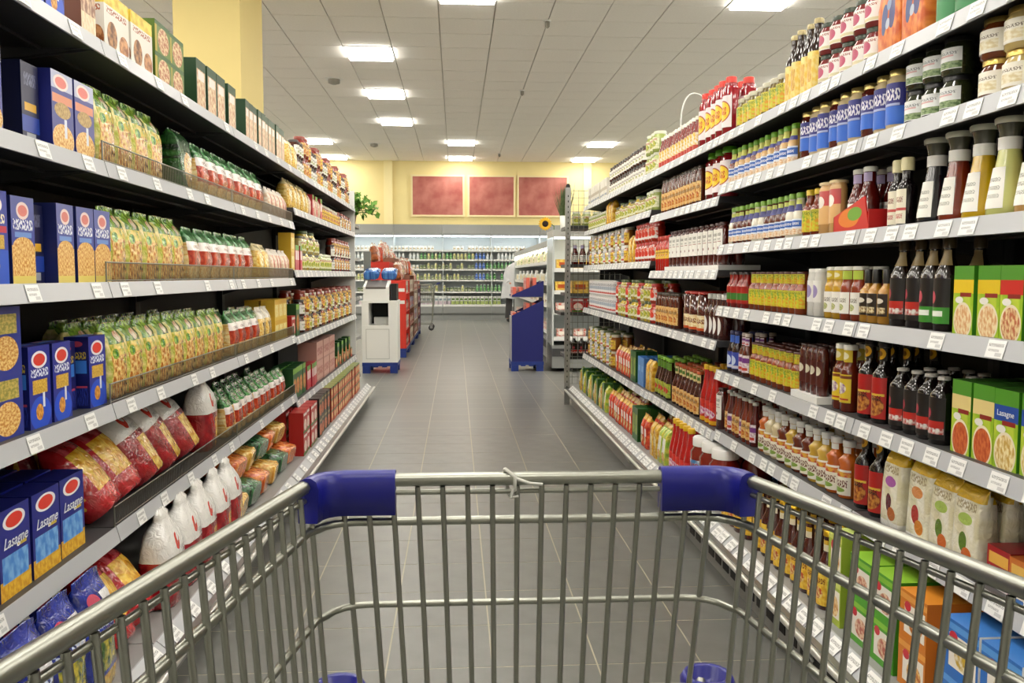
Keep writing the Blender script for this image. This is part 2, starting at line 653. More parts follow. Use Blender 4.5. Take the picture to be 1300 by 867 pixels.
ZL = (1.885, 1.55, 1.21, .86, .50)
ZLB = (1.885, 1.64, 1.26, .845, .445)
ZR1 = (1.865, 1.64, 1.37, 1.093, .80, .52)
ZR2 = (1.865, 1.594, 1.258, .93, .505)
ZR3 = (1.865, 1.635, 1.32, .93, .50)
BL, BR = .15, .185
bay(-1, LIPL, 1.12, 2.56, ZL, 'shelf bay of blue pasta cartons beside the shopping trolley', 'shelf', (), 5)
bay(-1, LIPL, 2.56, 4.00, ZL, 'shelf bay with wire fences holding green pasta bags', 'shelf', (1, 2, 3, 4), 5)
bay(-1, LIPL, 4.00, 5.44, ZL, 'shelf bay with wire fences under dark green cartons', 'shelf', (1, 2, 3, 4), 5)
bay(-1, LIPL, 5.44, 7.07, ZLB, 'shelf bay of stacked jars next to the wire-fenced bays', 'shelf', (), 9)
bay(-1, LIPL, 7.07, 8.70, ZLB, 'shelf bay of jars with white end panel near white bin', 'shelf', (), 9, end=1)
RK = dict(base=BR, railx=1.03, zrail=.15)
bay(1, LIPR, 1.13, 2.54, ZR1, 'shelf bay with flared flasks, green cartons and pouches', 'shelf', (), 11, slots=True, **RK)
bay(1, LIPR, 2.54, 3.95, ZR1, 'seven level shelf bay packed with sauce and dressing bottles', 'shelf', (), 12, slots=True, **RK)
bay(1, LIPR, 3.95, 5.35, ZR2, 'shelf bay of barbecue sauce and tall ketchup bottles', 'shelf', (), 12, **RK)
bay(1, LIPR, 5.35, 6.77, ZR3, 'shelf bay of pickle jars between ketchup and can bays', 'shelf', (), 12, **RK)
bay(1, LIPR, 6.77, 8.15, ZR3, 'shelf bay with stacked white cans beside wire grid', 'shelf', (), 12, **RK)

# ------------------------------------------------------------------ product kinds
KINDS = {}

class Kind:
    def __init__(self, name, desc, cat, parts, size):
        self.name, self.desc, self.cat, self.size = name, desc, cat, size
        self.parts = [(pn, mb.mesh(pn)) for pn, mb in parts]
        self._p = parts
        self._one = None

    def one(self):
        if len(self.parts) == 1:
            return self.parts[0][1]
        if self._one is None:
            m = MB()
            for _, p in self._p:
                m.join(p)
            self._one = m.mesh(self.name)
        return self._one

    def place(self, loc, rot, label, group, single):
        if single or len(self.parts) == 1:
            o = link(self.name, self.one(), None, loc, rot)
        else:
            o = link(self.name, None, None, loc, rot)
            for pn, me in self.parts:
                link(pn, me, o)
        return tag(o, label, self.cat, group)

def K(key, name, desc, cat, parts, size):
    if parts[0][0] in ('bottle_body', 'jar_body'):      # fronts at y = 0, like the cartons
        for _, p in parts:
            p.v = [(x, y + size[1] / 2, z) for x, y, z in p.v]
    KINDS[key] = Kind(name, desc, cat, parts, size)

def glass(col, rough=.12):
    return mat('glass_' + col, col, rough, coat=.6)

def plastic(col, rough=.35):
    return mat('plastic_' + col, col, rough)

def metal(col):
    return mat('metal_' + col, col, .3, .8)

def bottle(key, name, desc, h, r, body, capc, lab=None, half=1.15, lz=(.2, .55), nr=None, sh=(.62, .8), ch=.09, cr=None, neck=None, sx=1.0, sy=1.0, cat='bottle', seg=14, waist=None, capmetal=False):
    nr = nr or r * .42
    cr = cr or nr * 1.12
    ch_ = ch * h
    prof = [(r * .86, 0), (r, h * .02)]
    if waist:
        prof += [(r, h * waist[0]), (r * waist[2], h * waist[1])]
        prof += [(r * waist[3], h * (sh[0]))] if len(waist) > 3 else []
    else:
        prof += [(r, h * sh[0])]
    prof += [(nr + (r - nr) * .38, h * (sh[0] * .45 + sh[1] * .55)), (nr, h * sh[1]), (nr, h - ch_ * .9)]
    b = MB()
    b.lathe(prof, glass(body), seg, sx=sx, sy=sy)
    parts = [('bottle_body', b)]
    c = MB()
    c.lathe([(cr, h - ch_), (cr, h - ch_ * .12), (cr * .85, h)], metal(capc) if capmetal else plastic(capc), 12)
    parts.append(('cap', c))
    def rad(z):
        z = z / 1.0
        for (ra, za), (rb, zb) in zip(prof, prof[1:]):
            if za <= z <= zb and zb > za:
                return ra + (rb - ra) * (z - za) / (zb - za)
        return r
    def lw(z0, z1):
        zs = [z0] + [z for _, z in prof if z0 < z < z1] + [z1]
        return [(rad(z) + .0012, z) for z in zs]
    if lab:
        l = MB()
        l.wrap(lw(lz[0] * h, lz[1] * h), lab, half, 8, sx, sy)
        parts.append(('label', l))
    if neck:
        l = MB()
        l.wrap(lw(neck[1] * h, neck[2] * h), neck[0], 1.4, 6, sx, sy)
        parts.append(('neck_label', l))
    K(key, name, desc, cat, parts, (2 * r * sx, 2 * r * sy, h))

def jar(key, name, desc, h, r, body, lid, lab=None, lz=(.15, .7), half=1.25, lidm=False, lh=.14, lr=None, cat='jar', sh=.72):
    lr = lr or r * .86
    b = MB()
    b.lathe([(r * .88, 0), (r, h * .04), (r, h * sh), (lr * .95, h * (1 - lh - .03)), (lr * .95, h * (1 - lh * .5))], glass(body), 14)
    c = MB()
    c.lathe([(lr, h * (1 - lh)), (lr, h * .985), (lr * .93, h)], metal(lid) if lidm else plastic(lid), 14)
    parts = [('jar_body', b), ('lid', c)]
    if lab:
        l = MB()
        l.wrap([(r + .0012, lz[0] * h), (r + .0012, min(lz[1], sh) * h)], lab, half, 8)
        parts.append(('label', l))
    K(key, name, desc, cat, parts, (2 * r, 2 * r, h))

def carton(key, name, desc, w, d, h, front, side, top=None, cat='carton', text=None):
    b = MB()
    e = .0015
    b.box(-w / 2 + e, w / 2 - e, -d + e, -e, e, h, mat('carton_' + side, side, .4) if isinstance(side, str) else side, front, mat('carton_' + top, top, .4) if top else None)
    # shift so that the front face lies at y = 0 and the carton runs back to +y
    b.v = [(x, y + d, z) for x, y, z in b.v]
    b.v = [(x, y, 0 if z == e else z) for x, y, z in b.v]
    parts = [('carton_body', b)]
    if text:
        parts.append(('lettering', text_mb(text[0], text[1], text[2], text[3], text[4], text[5] if len(text) > 5 else 0)))
    K(key, name, desc, cat, parts, (w, d, h))

def text_mb(s, size, x, z, col, shear=0):
    cu = bpy.data.curves.new('lettering', 'FONT')
    cu.body = s
    cu.size = size
    cu.align_x = 'CENTER'
    cu.align_y = 'CENTER'
    cu.extrude = .0003
    cu.resolution_u = 2
    cu.shear = shear
    o = bpy.data.objects.new('lettering', cu)
    COL.objects.link(o)
    dg = bpy.context.evaluated_depsgraph_get()
    me = o.evaluated_get(dg).to_mesh()
    b = MB()
    mt = plastic(col)
    vs_ = [(v.co.x + x, -.0004 - v.co.z, v.co.y + z) for v in me.vertices]
    for p in me.polygons:
        b.face([vs_[i] for i in p.vertices], mt)
    o.evaluated_get(dg).to_mesh_clear()
    bpy.data.objects.remove(o)
    bpy.data.curves.remove(cu)
    return b

def bag(key, name, desc, w, d, h, skin, top='seal', cat='bag', topmat=None, puff=1.0, seed=1, n=16):
    rnd = random.Random(seed)
    rings = []
    if top == 'seal':
        prof = [(0, .80, .75), (.03, .93, .95), (.15, 1, 1), (.4, .98, 1.05), (.65, .97, .95), (.8, .95, .7), (.9, .93, .34), (.945, .93, .10), (1.0, .96, .05)]
    elif top == 'knot':
        prof = [(0, .85, .8), (.03, .97, .95), (.2, 1, 1), (.45, .99, 1), (.62, .97, .92), (.74, .9, .74), (.82, .72, .5), (.87, .5, .36), (.91, .5, .3), (.95, .58, .22), (.985, .5, .1), (1, .36, .05)]
    else:  # block bottom bag with a flat folded top
        prof = [(0, .98, .97), (.02, 1, 1), (.3, 1, 1.0), (.6, 1, .96), (.82, 1, .8), (.93, 1, .42), (.975, 1, .10), (1, 1, .06)]
    for v, a, bb in prof:
        ring = []
        for k in range(n):
            t = 2 * PI * k / n
            c, s_ = math.cos(t), math.sin(t)
            ex = (.55 if v < .88 else .8) if top != 'block' else .3
            x = math.copysign(abs(c) ** ex, c) * w / 2 * a * (1 + rnd.uniform(-.025, .025) * (2.4 if top == 'knot' and v > .6 else 1))
            y = math.copysign(abs(s_) ** ex, s_) * d / 2 * bb * puff * (1 + rnd.uniform(-.1, .1))
            z = v * h + (rnd.uniform(-.012, .012) * h if 0 < v < 1 else (rnd.uniform(-.02, .015) * h if v == 1 else 0))
            ring.append((x, y, max(z, 0)))
        rings.append(ring)
    b = MB()
    uvf = lambda p: (p[0] / w + .5, p[2] / h)
    b.grid(rings, skin, uvf=uvf)
    b.cap(rings[0], skin, True, uvf)
    b.cap(rings[-1], skin, False, uvf)
    b.v = [(x, y + d / 2, z) for x, y, z in b.v]
    K(key, name, desc, cat, [('pouch', b)], (w, d, h))

# ---- label prints
def A(name, base, *shapes, **k):
    return art('print_' + name, base, list(shapes), **k)

# pasta cartons
PASTA = ('#c9811f', '#f2d28a', 26)
pen = A('penne_blue', '#39459a', ('r', .5, .88, .5, .14, '#5a63a8'), ('e', .5, .84, .27, .10, '#f0d8d4'), ('e', .5, .84, .20, .065, '#dc7f78'),
        ('t', .5, .68, .42, .06, '#e8ecf4', 3), ('r', .5, .565, .36, .03, '#6b93d4'), ('r', .5, .22, .5, .22, PASTA), ('e', .5, .42, .46, .12, PASTA), ('r', .5, .045, .5, .05, '#e2cf6a'))
shl = A('shell_blue', '#2b3c9c', ('e', .5, .85, .32, .10, '#eee2e4'), ('e', .5, .85, .24, .07, '#d8453a'), ('t', .5, .70, .4, .05, '#f0e7c8', 3),
        ('r', .5, .59, .46, .035, '#c0304a'), ('r', .5, .455, .36, .075, ('#b88f2c', '#d6b555', 30)), ('r', .5, .18, .5, .19, '#2456c8'), ('e', .48, .2, .19, .07, ('#c9781a', '#eab04e', 20)))
spo = A('spoon_blue', '#1b2892', ('e', .5, .83, .36, .105, '#ece8ee'), ('e', .5, .83, .27, .075, '#dd3a2e'), ('t', .5, .67, .4, .05, '#dfe6f4', 3),
        ('r', .5, .50, .34, .085, ('#b98c24', '#dfb94c', 30)), ('e', .5, .17, .48, .21, '#2050cf'), ('e', .45, .19, .17, .10, ('#b9701c', '#ecae4a', 20)), ('r', .66, .33, .05, .09, '#dfe4ec'))
wid = A('wide_blue', '#22338e', ('e', .12, .70, .14, .2, '#eee8ee'), ('e', .12, .70, .10, .14, '#dc4336'), ('r', .72, .74, .2, .15, ('#8f8a3a', '#c9b25e', 20)),
        ('t', .2, .40, .2, .08, '#dfe8f4', 3), ('e', .68, .3, .26, .26, PASTA), ('r', .25, .1, .22, .06, '#e7c667'))
dsd = A('side_darkblue', '#0f1440', ('t', .5, .8, .34, .08, '#6d7090', 4), ('r', .5, .46, .34, .05, '#d3a121'), ('r', .5, .25, .5, .1, '#1f3fa0'), ('r', .5, .09, .26, .05, '#9da0a8'))
dsb = A('side_blue', '#131a5e', ('e', .5, .9, .26, .04, '#b2405a'), ('t', .5, .74, .38, .05, '#c9ae3a', 3), ('r', .5, .58, .4, .09, '#3b7bd6'), ('r', .5, .3, .4, .015, '#b2405a'), ('t', .5, .16, .42, .12, '#2c3c9c', 5))
las = A('lasagne_blue', '#161f86', ('r', .5, .1, .5, .12, ('#d89a1c', '#f0c43a', 12)), ('r', .5, .33, .42, .15, ('#3e86dc', '#7fb8ee', 6)), ('e', .5, .85, .36, .105, '#f0eef0'), ('e', .5, .85, .27, .08, '#e23a2c'), ('r', .72, .545, .16, .02, '#d6b93c'))
pnk = A('pinkblue', '#3d418f', ('r', .5, .9, .5, .12, '#b9bcd8'), ('e', .45, .87, .34, .10, '#f2dcd8'), ('e', .45, .87, .26, .07, '#e0776e'), ('r', .5, .66, .46, .055, '#d98a66'),
        ('e', .5, .52, .38, .10, ('#9d7b3a', '#c2a263', 20)), ('e', .5, .15, .5, .2, PASTA), ('r', .62, .3, .06, .12, '#d6dcea'))
wye = A('white_yellow', '#e9e4da', ('r', .5, .90, .5, .12, ('#d9b62e', '#efd95c', 6)), ('e', .3, .3, .2, .24, ('#6b3f1c', '#c28a54', 8)), ('e', .78, .22, .2, .2, ('#8f5224', '#d49a66', 8)), ('t', .5, .7, .4, .05, '#b06a50', 3))
gre = A('green_carton', '#5d7a22', ('e', .55, .45, .36, .42, ('#b4694a', '#e6cfa2', 9)), ('r', .06, .5, .07, .5, '#b8a32a'), ('r', .5, .93, .5, .07, '#2f5a1e'))
dgr = A('darkgreen_carton', ('#c48a62', '#e8d8b4', 9), ('r', .5, .91, .5, .10, '#1d4323'), ('r', .5, .70, .32, .09, '#efe6e0'), ('r', .03, .5, .035, .5, '#1d4323'), ('r', .97, .5, .035, .5, '#1d4323'))
brn = A('brown_pack', ('#8b5a44', '#d9b996', 7), ('r', .5, .2, .5, .2, ('#e1c9a2', '#f0e2c4', 9)))
E_ = '#e6e6e0'
carton('penne', 'pasta_carton', 'blue pasta carton with penne picture and pale oval', .108, .06, .205, pen, '#1c2562')
carton('shell', 'pasta_carton', 'blue pasta carton with red stripe and red oval', .125, .07, .21, shl, '#1a2a80')
carton('spoon', 'pasta_carton', 'deep blue pasta carton with spoon and red oval', .112, .07, .20, spo, dsb)
carton('darkside', 'pasta_carton', 'dark blue carton turned sideways with yellow mark', .09, .10, .195, dsd, '#0e1338')
carton('darkside2', 'pasta_carton', 'navy carton turned sideways with light blue square', .10, .10, .19, dsb, '#131a5e')
carton('wide', 'pasta_carton', 'wide blue pasta carton with large pasta picture', .225, .09, .15, wid, '#1b2870')
carton('lasagne', 'lasagne_carton', 'blue lasagne carton with red oval and yellow foot', .146, .08, .205, las, '#11175e', None, 'carton', ('Lasagne', .036, 0, .127, '#e8ecf6', .35))
carton('pink', 'pasta_carton', 'violet blue carton with pink oval and orange band', .125, .07, .20, pnk, '#232a7c')
carton('wybox', 'rice_carton', 'white and yellow carton with brown pictures', .19, .11, .175, wye, wye, '#e2c43c')
carton('green2', 'green_carton', 'small green carton with food picture in double stack', .165, .09, .105, gre, '#4d6a1c')
carton('dgreen', 'dark_green_carton', 'tall dark green carton with white patch', .135, .07, .20, dgr, '#1c3f22')
carton('dgthin', 'dark_green_carton', 'slim dark green carton in a tight row', .085, .09, .195, dgr, '#1c3f22')
carton('brownpk', 'brown_carton', 'brown and beige carton between blue and white cartons', .1, .07, .17, brn, '#7b4d3a')
# bags
gbg = A('green_bag', ('#b0661c', '#f2cf7c', 14), ('r', .5, .70, .5, .12, ('#9aa82a', '#e6c65a', 7)), ('r', .5, .87, .5, .14, ('#2f6a1c', '#86a834', 5)), ('e', .62, .82, .2, .08, ('#d0916a', '#f2e6d2', 12)), ('e', .3, .60, .13, .07, ('#2f7a20', '#8aa82c', 9)), ('e', .7, .5, .1, .05, ('#3a8024', '#c2b83a', 9)), ('r', .05, .45, .06, .45, ('#b2b848', '#ead98e', 8)), ('r', .95, .45, .06, .45, ('#c2ba50', '#f0e2a4', 8)), rough=.22, coat=.5)
dbg = A('dark_green_bag', '#1f4a22', ('e', .62, .35, .34, .3, ('#b8803a', '#e5c27c', 14)), ('r', .15, .5, .15, .5, ('#16351a', '#2f6a2c', 8)), rough=.22, coat=.5)
rbg = A('red_white_bag', ('#d9a24a', '#f1dca0', 18), ('r', .5, .88, .5, .16, ('#14521f', '#4f9a50', 7)), ('r', .5, .64, .46, .10, '#efe9e4'), ('r', .5, .42, .46, .15, ('#9d2a16', '#c9502c', 7)), ('t', .5, .64, .3, .03, '#8a6a60', 3), rough=.2, coat=.6)
ybg = A('yellow_bag', ('#d29a28', '#f2d675', 14), ('r', .5, .9, .5, .1, '#e9d9a0'), ('r', .5, .45, .28, .2, ('#c9a23a', '#f6e9b0', 10)), rough=.22, coat=.5)
cbg = A('clear_bag', ('#d8a843', '#f0d88c', 14), ('r', .5, .86, .5, .16, ('#cfc7ae', '#efece0', 5)), ('r', .36, .4, .07, .2, '#2a1c14'), ('r', .64, .4, .07, .2, '#2a1c14'), rough=.2, coat=.6)
rwb = A('corn_bag', '#eceae6', ('r', .5, .24, .6, .26, ('#8a0f1a', '#b01e26', 5)), ('r', .72, .22, .24, .21, ('#cf9020', '#f2cf5e', 16)), ('e', .5, .66, .11, .09, '#d23a2c'), ('e', .54, .70, .05, .05, '#eceae6'), ('t', .72, .55, .12, .04, '#a0a0a0', 4), rough=.18, coat=.6)
ryb = A('red_yellow_bag', ('#d69520', '#f3c94e', 9), ('r', .5, .9, .5, .16, ('#a3121c', '#d2545a', 5)), ('r', .5, .1, .5, .14, ('#a3121c', '#cf3038', 5)), ('r', .12, .5, .1, .5, '#a8161e'), rough=.18, coat=.6)
blb = A('blue_bag', ('#14206e', '#24379c', 5), ('r', .7, .72, .18, .12, '#e8e8ea'), ('r', .5, .36, .42, .16, ('#3a5a2c', '#c2b23c', 9)), ('r', .5, .08, .5, .08, ('#d19a2c', '#e8c65a', 9)), ('e', .3, .8, .16, .06, '#c8506a'), ('t', .4, .6, .36, .04, '#c8d4ee', 3), rough=.2, coat=.5)
psb = A('pasta_bag_orange', ('#c04a16', '#ee9a4a', 9), ('e', .5, .5, .38, .2, ('#e0a428', '#f6dc6a', 12)), ('r', .5, .9, .5, .1, '#d23c1c'), rough=.18, coat=.6)
psg = A('pasta_bag_green', ('#173a22', '#3d7a4a', 11), ('e', .5, .55, .34, .24, ('#d8a23a', '#f2e08a', 12)), ('r', .5, .93, .5, .08, '#e8e2d4'), rough=.18, coat=.6)
psy = A('pasta_bag_yellow', ('#c88a2a', '#f0d47a', 10), ('r', .5, .8, .5, .16, ('#b04a2a', '#e8d8c0', 6)), rough=.18, coat=.6)
bag('gbag', 'pasta_bag', 'green and yellow pasta bag with crimped top', .141, .09, .225, gbg, seed=2)
bag('dbag', 'pasta_bag', 'dark green pasta bag standing alone', .15, .1, .225, dbg, 'block', seed=3)
bag('rbag', 'noodle_bag', 'noodle bag with white band, red band, green top', .14, .085, .205, rbg, seed=4)
bag('rbag2', 'noodle_bag', 'small noodle bag with green top and red band', .125, .08, .185, rbg, seed=14)
bag('ybag', 'yellow_bag', 'clear yellow noodle bag', .14, .09, .185, ybg, seed=5)
bag('cbag', 'clear_bag', 'clear pasta bag with black stripes', .14, .08, .20, cbg, seed=6)
bag('rwbag', 'corn_noodle_bag', 'white and red noodle bag lying tilted', .19, .12, .315, rwb, 'knot', seed=7)
bag('rwbag2', 'corn_noodle_bag', 'white and red noodle bag standing with twisted white top', .185, .12, .315, rwb, 'knot', seed=8)
bag('rybag', 'red_yellow_bag', 'crinkled red and yellow noodle bag', .17, .10, .27, ryb, seed=9)
bag('bbag', 'blue_bag', 'glossy blue bag with white patch and picture', .17, .11, .31, blb, seed=10)
bag('psb', 'orange_pasta_bag', 'orange patterned pasta bag lying in base tray', .19, .11, .36, psb, seed=11)
bag('psg', 'green_pasta_bag', 'dark green pasta bag lying in base tray', .19, .11, .36, psg, seed=12)
bag('psy', 'yellow_pasta_bag', 'yellow pasta bag lying in base tray', .18, .11, .34, psy, seed=13)
wpk = A('white_red_pack', ('#d8b898', '#efe4d6', 8), ('r', .5, .5, .12, .42, ('#9a3a2a', '#c86a50', 10)), ('r', .5, .9, .5, .1, '#e6ddd2'))
bag('wpack', 'noodle_pack', 'narrow white noodle pack with red stripe', .095, .07, .165, wpk, seed=15)
carton('ybox', 'yellow_carton', 'yellow carton stacked two high', .12, .08, .115, A('yellow_carton', '#e2bd3a', ('r', .5, .45, .36, .3, ('#e8c95a', '#f6ecb4', 7)), ('r', .5, .88, .5, .1, '#d9a82a')), '#d4ab30')
carton('redbox', 'red_carton', 'red carton with pale picture', .13, .09, .13, A('red_carton', '#b8231f', ('e', .5, .4, .34, .26, ('#e7c8b8', '#f2eadf', 7)), ('r', .5, .88, .4, .06, '#efe6e0'), ('r', .5, .08, .5, .06, '#3f7a2c')), '#a51d1c')
carton('blackbox', 'black_carton', 'black carton with red food picture', .13, .09, .13, A('black_carton', '#191614', ('e', .5, .36, .42, .3, ('#b0301c', '#d8823a', 8)), ('t', .5, .82, .4, .06, '#c9b26a', 3)), '#1a1715')
carton('redtin', 'red_pack', 'red and orange food pack in a stack', .12, .09, .085, A('red_pack', ('#b02a18', '#d86a30', 6), ('e', .5, .5, .3, .26, ('#e2b04a', '#f4e2b0', 8)), ('r', .5, .92, .5, .08, '#2f6a2a')), '#8e2a18', '#7d8a3a')
carton('grpack', 'green_pack', 'upright dark green pack with red and yellow picture', .12, .07, .20, A('green_pack', '#1d5a28', ('e', .5, .4, .4, .26, ('#b8321c', '#e0a93a', 8)), ('r', .5, .9, .5, .08, '#7db038')), '#184a22')
carton('rdpack', 'pink_pack', 'upright pink and red pack on white tray', .08, .06, .16, A('pink_pack', '#c93a4a', ('r', .5, .6, .4, .18, '#f0d8d8'), ('r', .5, .9, .5, .1, '#5fa03a')), '#b02a3a')
carton('pktin', 'pink_tin', 'wide pale pink box with red script', .3, .14, .145, A('pink_tin', '#d9a99c', ('t', .5, .5, .42, .2, '#a8322a', 4), ('r', .5, .05, .5, .05, '#c08a7e')), '#c99a8e')
# ---- jars and bottles
def lab(name, *a, **k):
    return A('lab_' + name, *a, **k)
WL = lab('white', '#ebe8df', ('t', .5, .62, .36, .1, '#7c7468', 4), ('e', .5, .3, .22, .16, ('#8aa05a', '#c9c08a', 8)))
WL2 = lab('honey', '#eee9da', ('t', .5, .7, .36, .07, '#8a8070', 4), ('r', .5, .35, .36, .2, ('#d8c89a', '#efe8d0', 6)))
WLG = lab('olive', '#e4e6e6', ('t', .5, .75, .4, .07, '#8c9092', 4), ('r', .5, .2, .5, .16, ('#4d6a3a', '#93a878', 8)), ('r', .5, .62, .3, .04, '#d2a8a8'))
RWL = lab('redwhite', '#efe9e4', ('e', .5, .55, .22, .3, '#b8486a'), ('r', .5, .12, .5, .08, '#d8cfa8'), ('t', .5, .85, .4, .06, '#a05a50', 4))
YL = lab('yellow', ('#d9a52a', '#f0cf52', 5), ('t', .5, .7, .36, .08, '#7a3a1a', 4), ('e', .5, .35, .28, .18, ('#b8421c', '#e8d28a', 8)))
BLU = lab('bluejar', '#2d2f86', ('r', .5, .22, .5, .22, '#2f6ad0'), ('t', .5, .72, .36, .14, '#e8e6f2', 3), ('r', .5, .48, .36, .03, '#a8b4de'))
DRS = lab('dressing', '#dfe6f2', ('r', .5, .7, .5, .2, '#2f62b8'), ('r', .5, .18, .5, .2, ('#d8a878', '#f0e2cc', 7)), ('t', .5, .7, .36, .08, '#f0f2f8', 4))
KEY = lab('keystone', '#efede6', ('t', .5, .78, .36, .06, '#5a5a4a', 4), ('r', .5, .5, .36, .012, '#8a2a20'), ('e', .5, .24, .10, .06, '#7a1f18'), ('t', .5, .6, .3, .04, '#8a8a80', 4))
SUN = lab('sun', '#efe4e6', ('e', .5, .52, .44, .34, '#a83a1c'), ('e', .5, .52, .40, .30, ('#e8b816', '#f4d83a', 6)), ('t', .5, .52, .26, .12, '#c0301c', 3))
FLO = lab('floral', ('#b8b028', '#e8d84a', 6), ('r', .5, .3, .5, .3, ('#d8941c', '#c9d03a', 5)), ('e', .5, .62, .3, .2, ('#e8c83a', '#7aa02c', 6)), ('t', .5, .88, .4, .07, '#5a7a1c', 4))
DRK = lab('dark', '#1a1512', ('r', .5, .34, .46, .10, '#b8261c'), ('r', .5, .2, .46, .07, ('#e0dcd6', '#a82a20', 6)), ('e', .4, .62, .12, .12, '#b23a4a'))
DRG = lab('darkgreen', '#1a1512', ('r', .5, .18, .5, .18, '#3d8a2c'), ('r', .5, .22, .3, .06, '#e6ece0'), ('e', .4, .58, .14, .14, '#c24a5a'))
RDL = lab('redarch', '#b01f1c', ('e', .5, .30, .44, .24, ('#7a2a14', '#c98a3a', 8)), ('r', .5, .58, .44, .03, '#d8b23a'), ('t', .5, .50, .34, .06, '#1c0f0a', 4))
MED = lab('medal', '#14110e', ('e', .5, .5, .42, .42, '#e2a91c'), ('e', .5, .5, .2, .2, '#8a5a10'))
YEL = lab('yellowtag', '#dcbf2c', ('r', .5, .9, .5, .05, '#7a3a1a'), ('e', .5, .5, .3, .2, ('#efe6d0', '#8a5a9a', 5)), ('r', .5, .12, .4, .03, '#a8321c'))
PUR = lab('purple', ('#c9a8b8', '#efe6ea', 6), ('r', .5, .7, .5, .14, '#7a3a8a'), ('r', .5, .2, .4, .08, '#c23a2a'))
BLV = lab('bluevi', '#3a4fb0', ('e', .5, .5, .3, .3, '#c9d8f2'), ('r', .5, .12, .5, .08, '#d8d8e6'))
BBQ = lab('bbq', ('#d8b878', '#f0e4c0', 5), ('r', .5, .08, .5, .1, '#c2501c'), ('t', .5, .6, .36, .14, '#7a3a1a', 3))
CRN = lab('crown', '#e6e0d0', ('r', .5, .82, .5, .1, ('#b83a2a', '#d8a23a', 5)), ('t', .5, .45, .4, .14, '#6a3a2a', 4), ('e', .5, .2, .3, .1, '#7a9a3a'))
GLD = lab('gold', '#2a1c0c', ('e', .5, .68, .3, .12, '#d8cfc0'), ('r', .5, .25, .4, .14, ('#e6d8b0', '#7a5a1c', 6)))
FSK = lab('flask', '#f2f0e8', ('t', .5, .7, .36, .05, '#8a8a80', 5), ('t', .5, .5, .36, .05, '#8a8a80', 5), ('t', .5, .3, .36, .05, '#9a9a90', 5))
CRM = lab('creamlabel', '#efe8d2', ('t', .5, .7, .34, .08, '#8a4a3a', 4), ('r', .5, .42, .5, .04, '#c2504a'), ('t', .5, .22, .34, .07, '#b23a3a', 4))
TOM = lab('tomato', ('#d84a2a', '#f0e8e2', 4), ('e', .35, .5, .18, .3, '#c8281c'), ('e', .68, .5, .16, .28, '#d2361f'), ('r', .5, .15, .5, .1, '#e8e6e2'))
PIK = lab('pickle', ('#c9cf9a', '#efe9d0', 5), ('e', .5, .45, .3, .3, ('#7a962c', '#d8c84a', 7)), ('t', .5, .82, .36, .08, '#a8322a', 4))
CAN = lab('can', '#e8e6e6', ('r', .5, .5, .4, .12, '#a8b4c2'), ('r', .5, .15, .4, .06, '#c2504a'), ('t', .5, .75, .4, .1, '#8a8f98', 4))
NCK = lab('neck', ('#c9b26a', '#e8dcae', 5), ('r', .5, .5, .4, .2, '#4d7a2c'))
NCW = lab('neckwhite', '#ecebe6')
NCP = lab('neckpurple', '#b8a8d0')
NCY = lab('neckyellow', '#d9bd2c', ('e', .5, .5, .3, .3, '#efe6c0'))
TAN = lab('tanlabel', ('#c88a3a', '#e8c888', 6), ('t', .5, .7, .4, .08, '#5a2a14', 4), ('e', .5, .3, .3, .18, ('#a8421c', '#e0a03a', 6)))

jar('honey', 'honey_jar', 'amber honey jar with gold lid and white label', .095, .042, '#6b3312', '#d9bd6a', WL2, lidm=True)
jar('honeyl', 'honey_jar', 'pale cream honey jar with gold lid', .095, .042, '#c9b272', '#d9bd6a', WL2, lidm=True)
jar('olive', 'olive_jar', 'white labelled jar with black lid', .096, .04, '#2a3018', '#1a1a1c', WLG)
jar('redw', 'relish_jar', 'jar with pink and white label, dark lid', .105, .038, '#7a2a2a', '#22301a', RWL)
jar('bluejar', 'dressing_jar', 'tall cream dressing jar with blue label', .175, .036, '#d8c49a', '#d8c27a', BLU, (.12, .78), 1.5, True, .1, .03, sh=.84)
jar('bluejar2', 'dressing_jar', 'tall brown sauce jar with blue label', .17, .035, '#5a2016', '#d8c27a', BLU, (.2, .78), 1.5, True, .1, .03, sh=.84)
jar('mixed', 'relish_jar', 'vegetable relish jar with green and yellow label', .135, .036, '#6a5a26', '#b8b29a', FLO, (.15, .72), 1.3)
jar('pale', 'pickle_jar', 'pale pickle jar with dark lid', .115, .042, '#b8a860', '#4a4632', PIK)
jar('palel', 'pickle_jar', 'light green pickle jar with pale lid', .13, .046, '#a3b060', '#cfd0b8', PIK)
jar('pickley', 'pickle_jar', 'yellow pickle jar with green lid', .135, .05, '#c2a832', '#4a5a2c', PIK)
jar('tomato', 'sauce_jar', 'red sauce jar with red lid and tomato label', .125, .046, '#a82a18', '#b8261c', TOM)
jar('darkjar', 'jam_jar', 'dark jam jar with dark lid and pale label', .11, .04, '#4a2418', '#3a3430', WL)
jar('ambjar', 'sauce_jar', 'orange brown jar with yellow label', .13, .042, '#9a5a22', '#cfc8b0', YL)
jar('redjar', 'sauce_jar', 'red brown jar with tan label', .14, .045, '#8a2a1c', '#8a3a2a', TAN)
jar('bbqjar', 'barbecue_jar', 'big dark sauce jar with red lid, cream label', .22, .062, '#4a160e', '#b2261c', BBQ, (.1, .45), 1.2, False, .06, .058, sh=.9)
jar('bigjar', 'big_sauce_jar', 'big red sauce jar with white screw lid', .27, .07, '#7a1c12', '#eceae6', lab('bigjar', ('#3a7ab0', '#e0e6ea', 4), ('e', .5, .5, .3, .3, '#3f8a3a'), ('t', .5, .8, .4, .08, '#c23a2a', 4)), (.1, .6), 1.3, False, .16, .06, sh=.74)
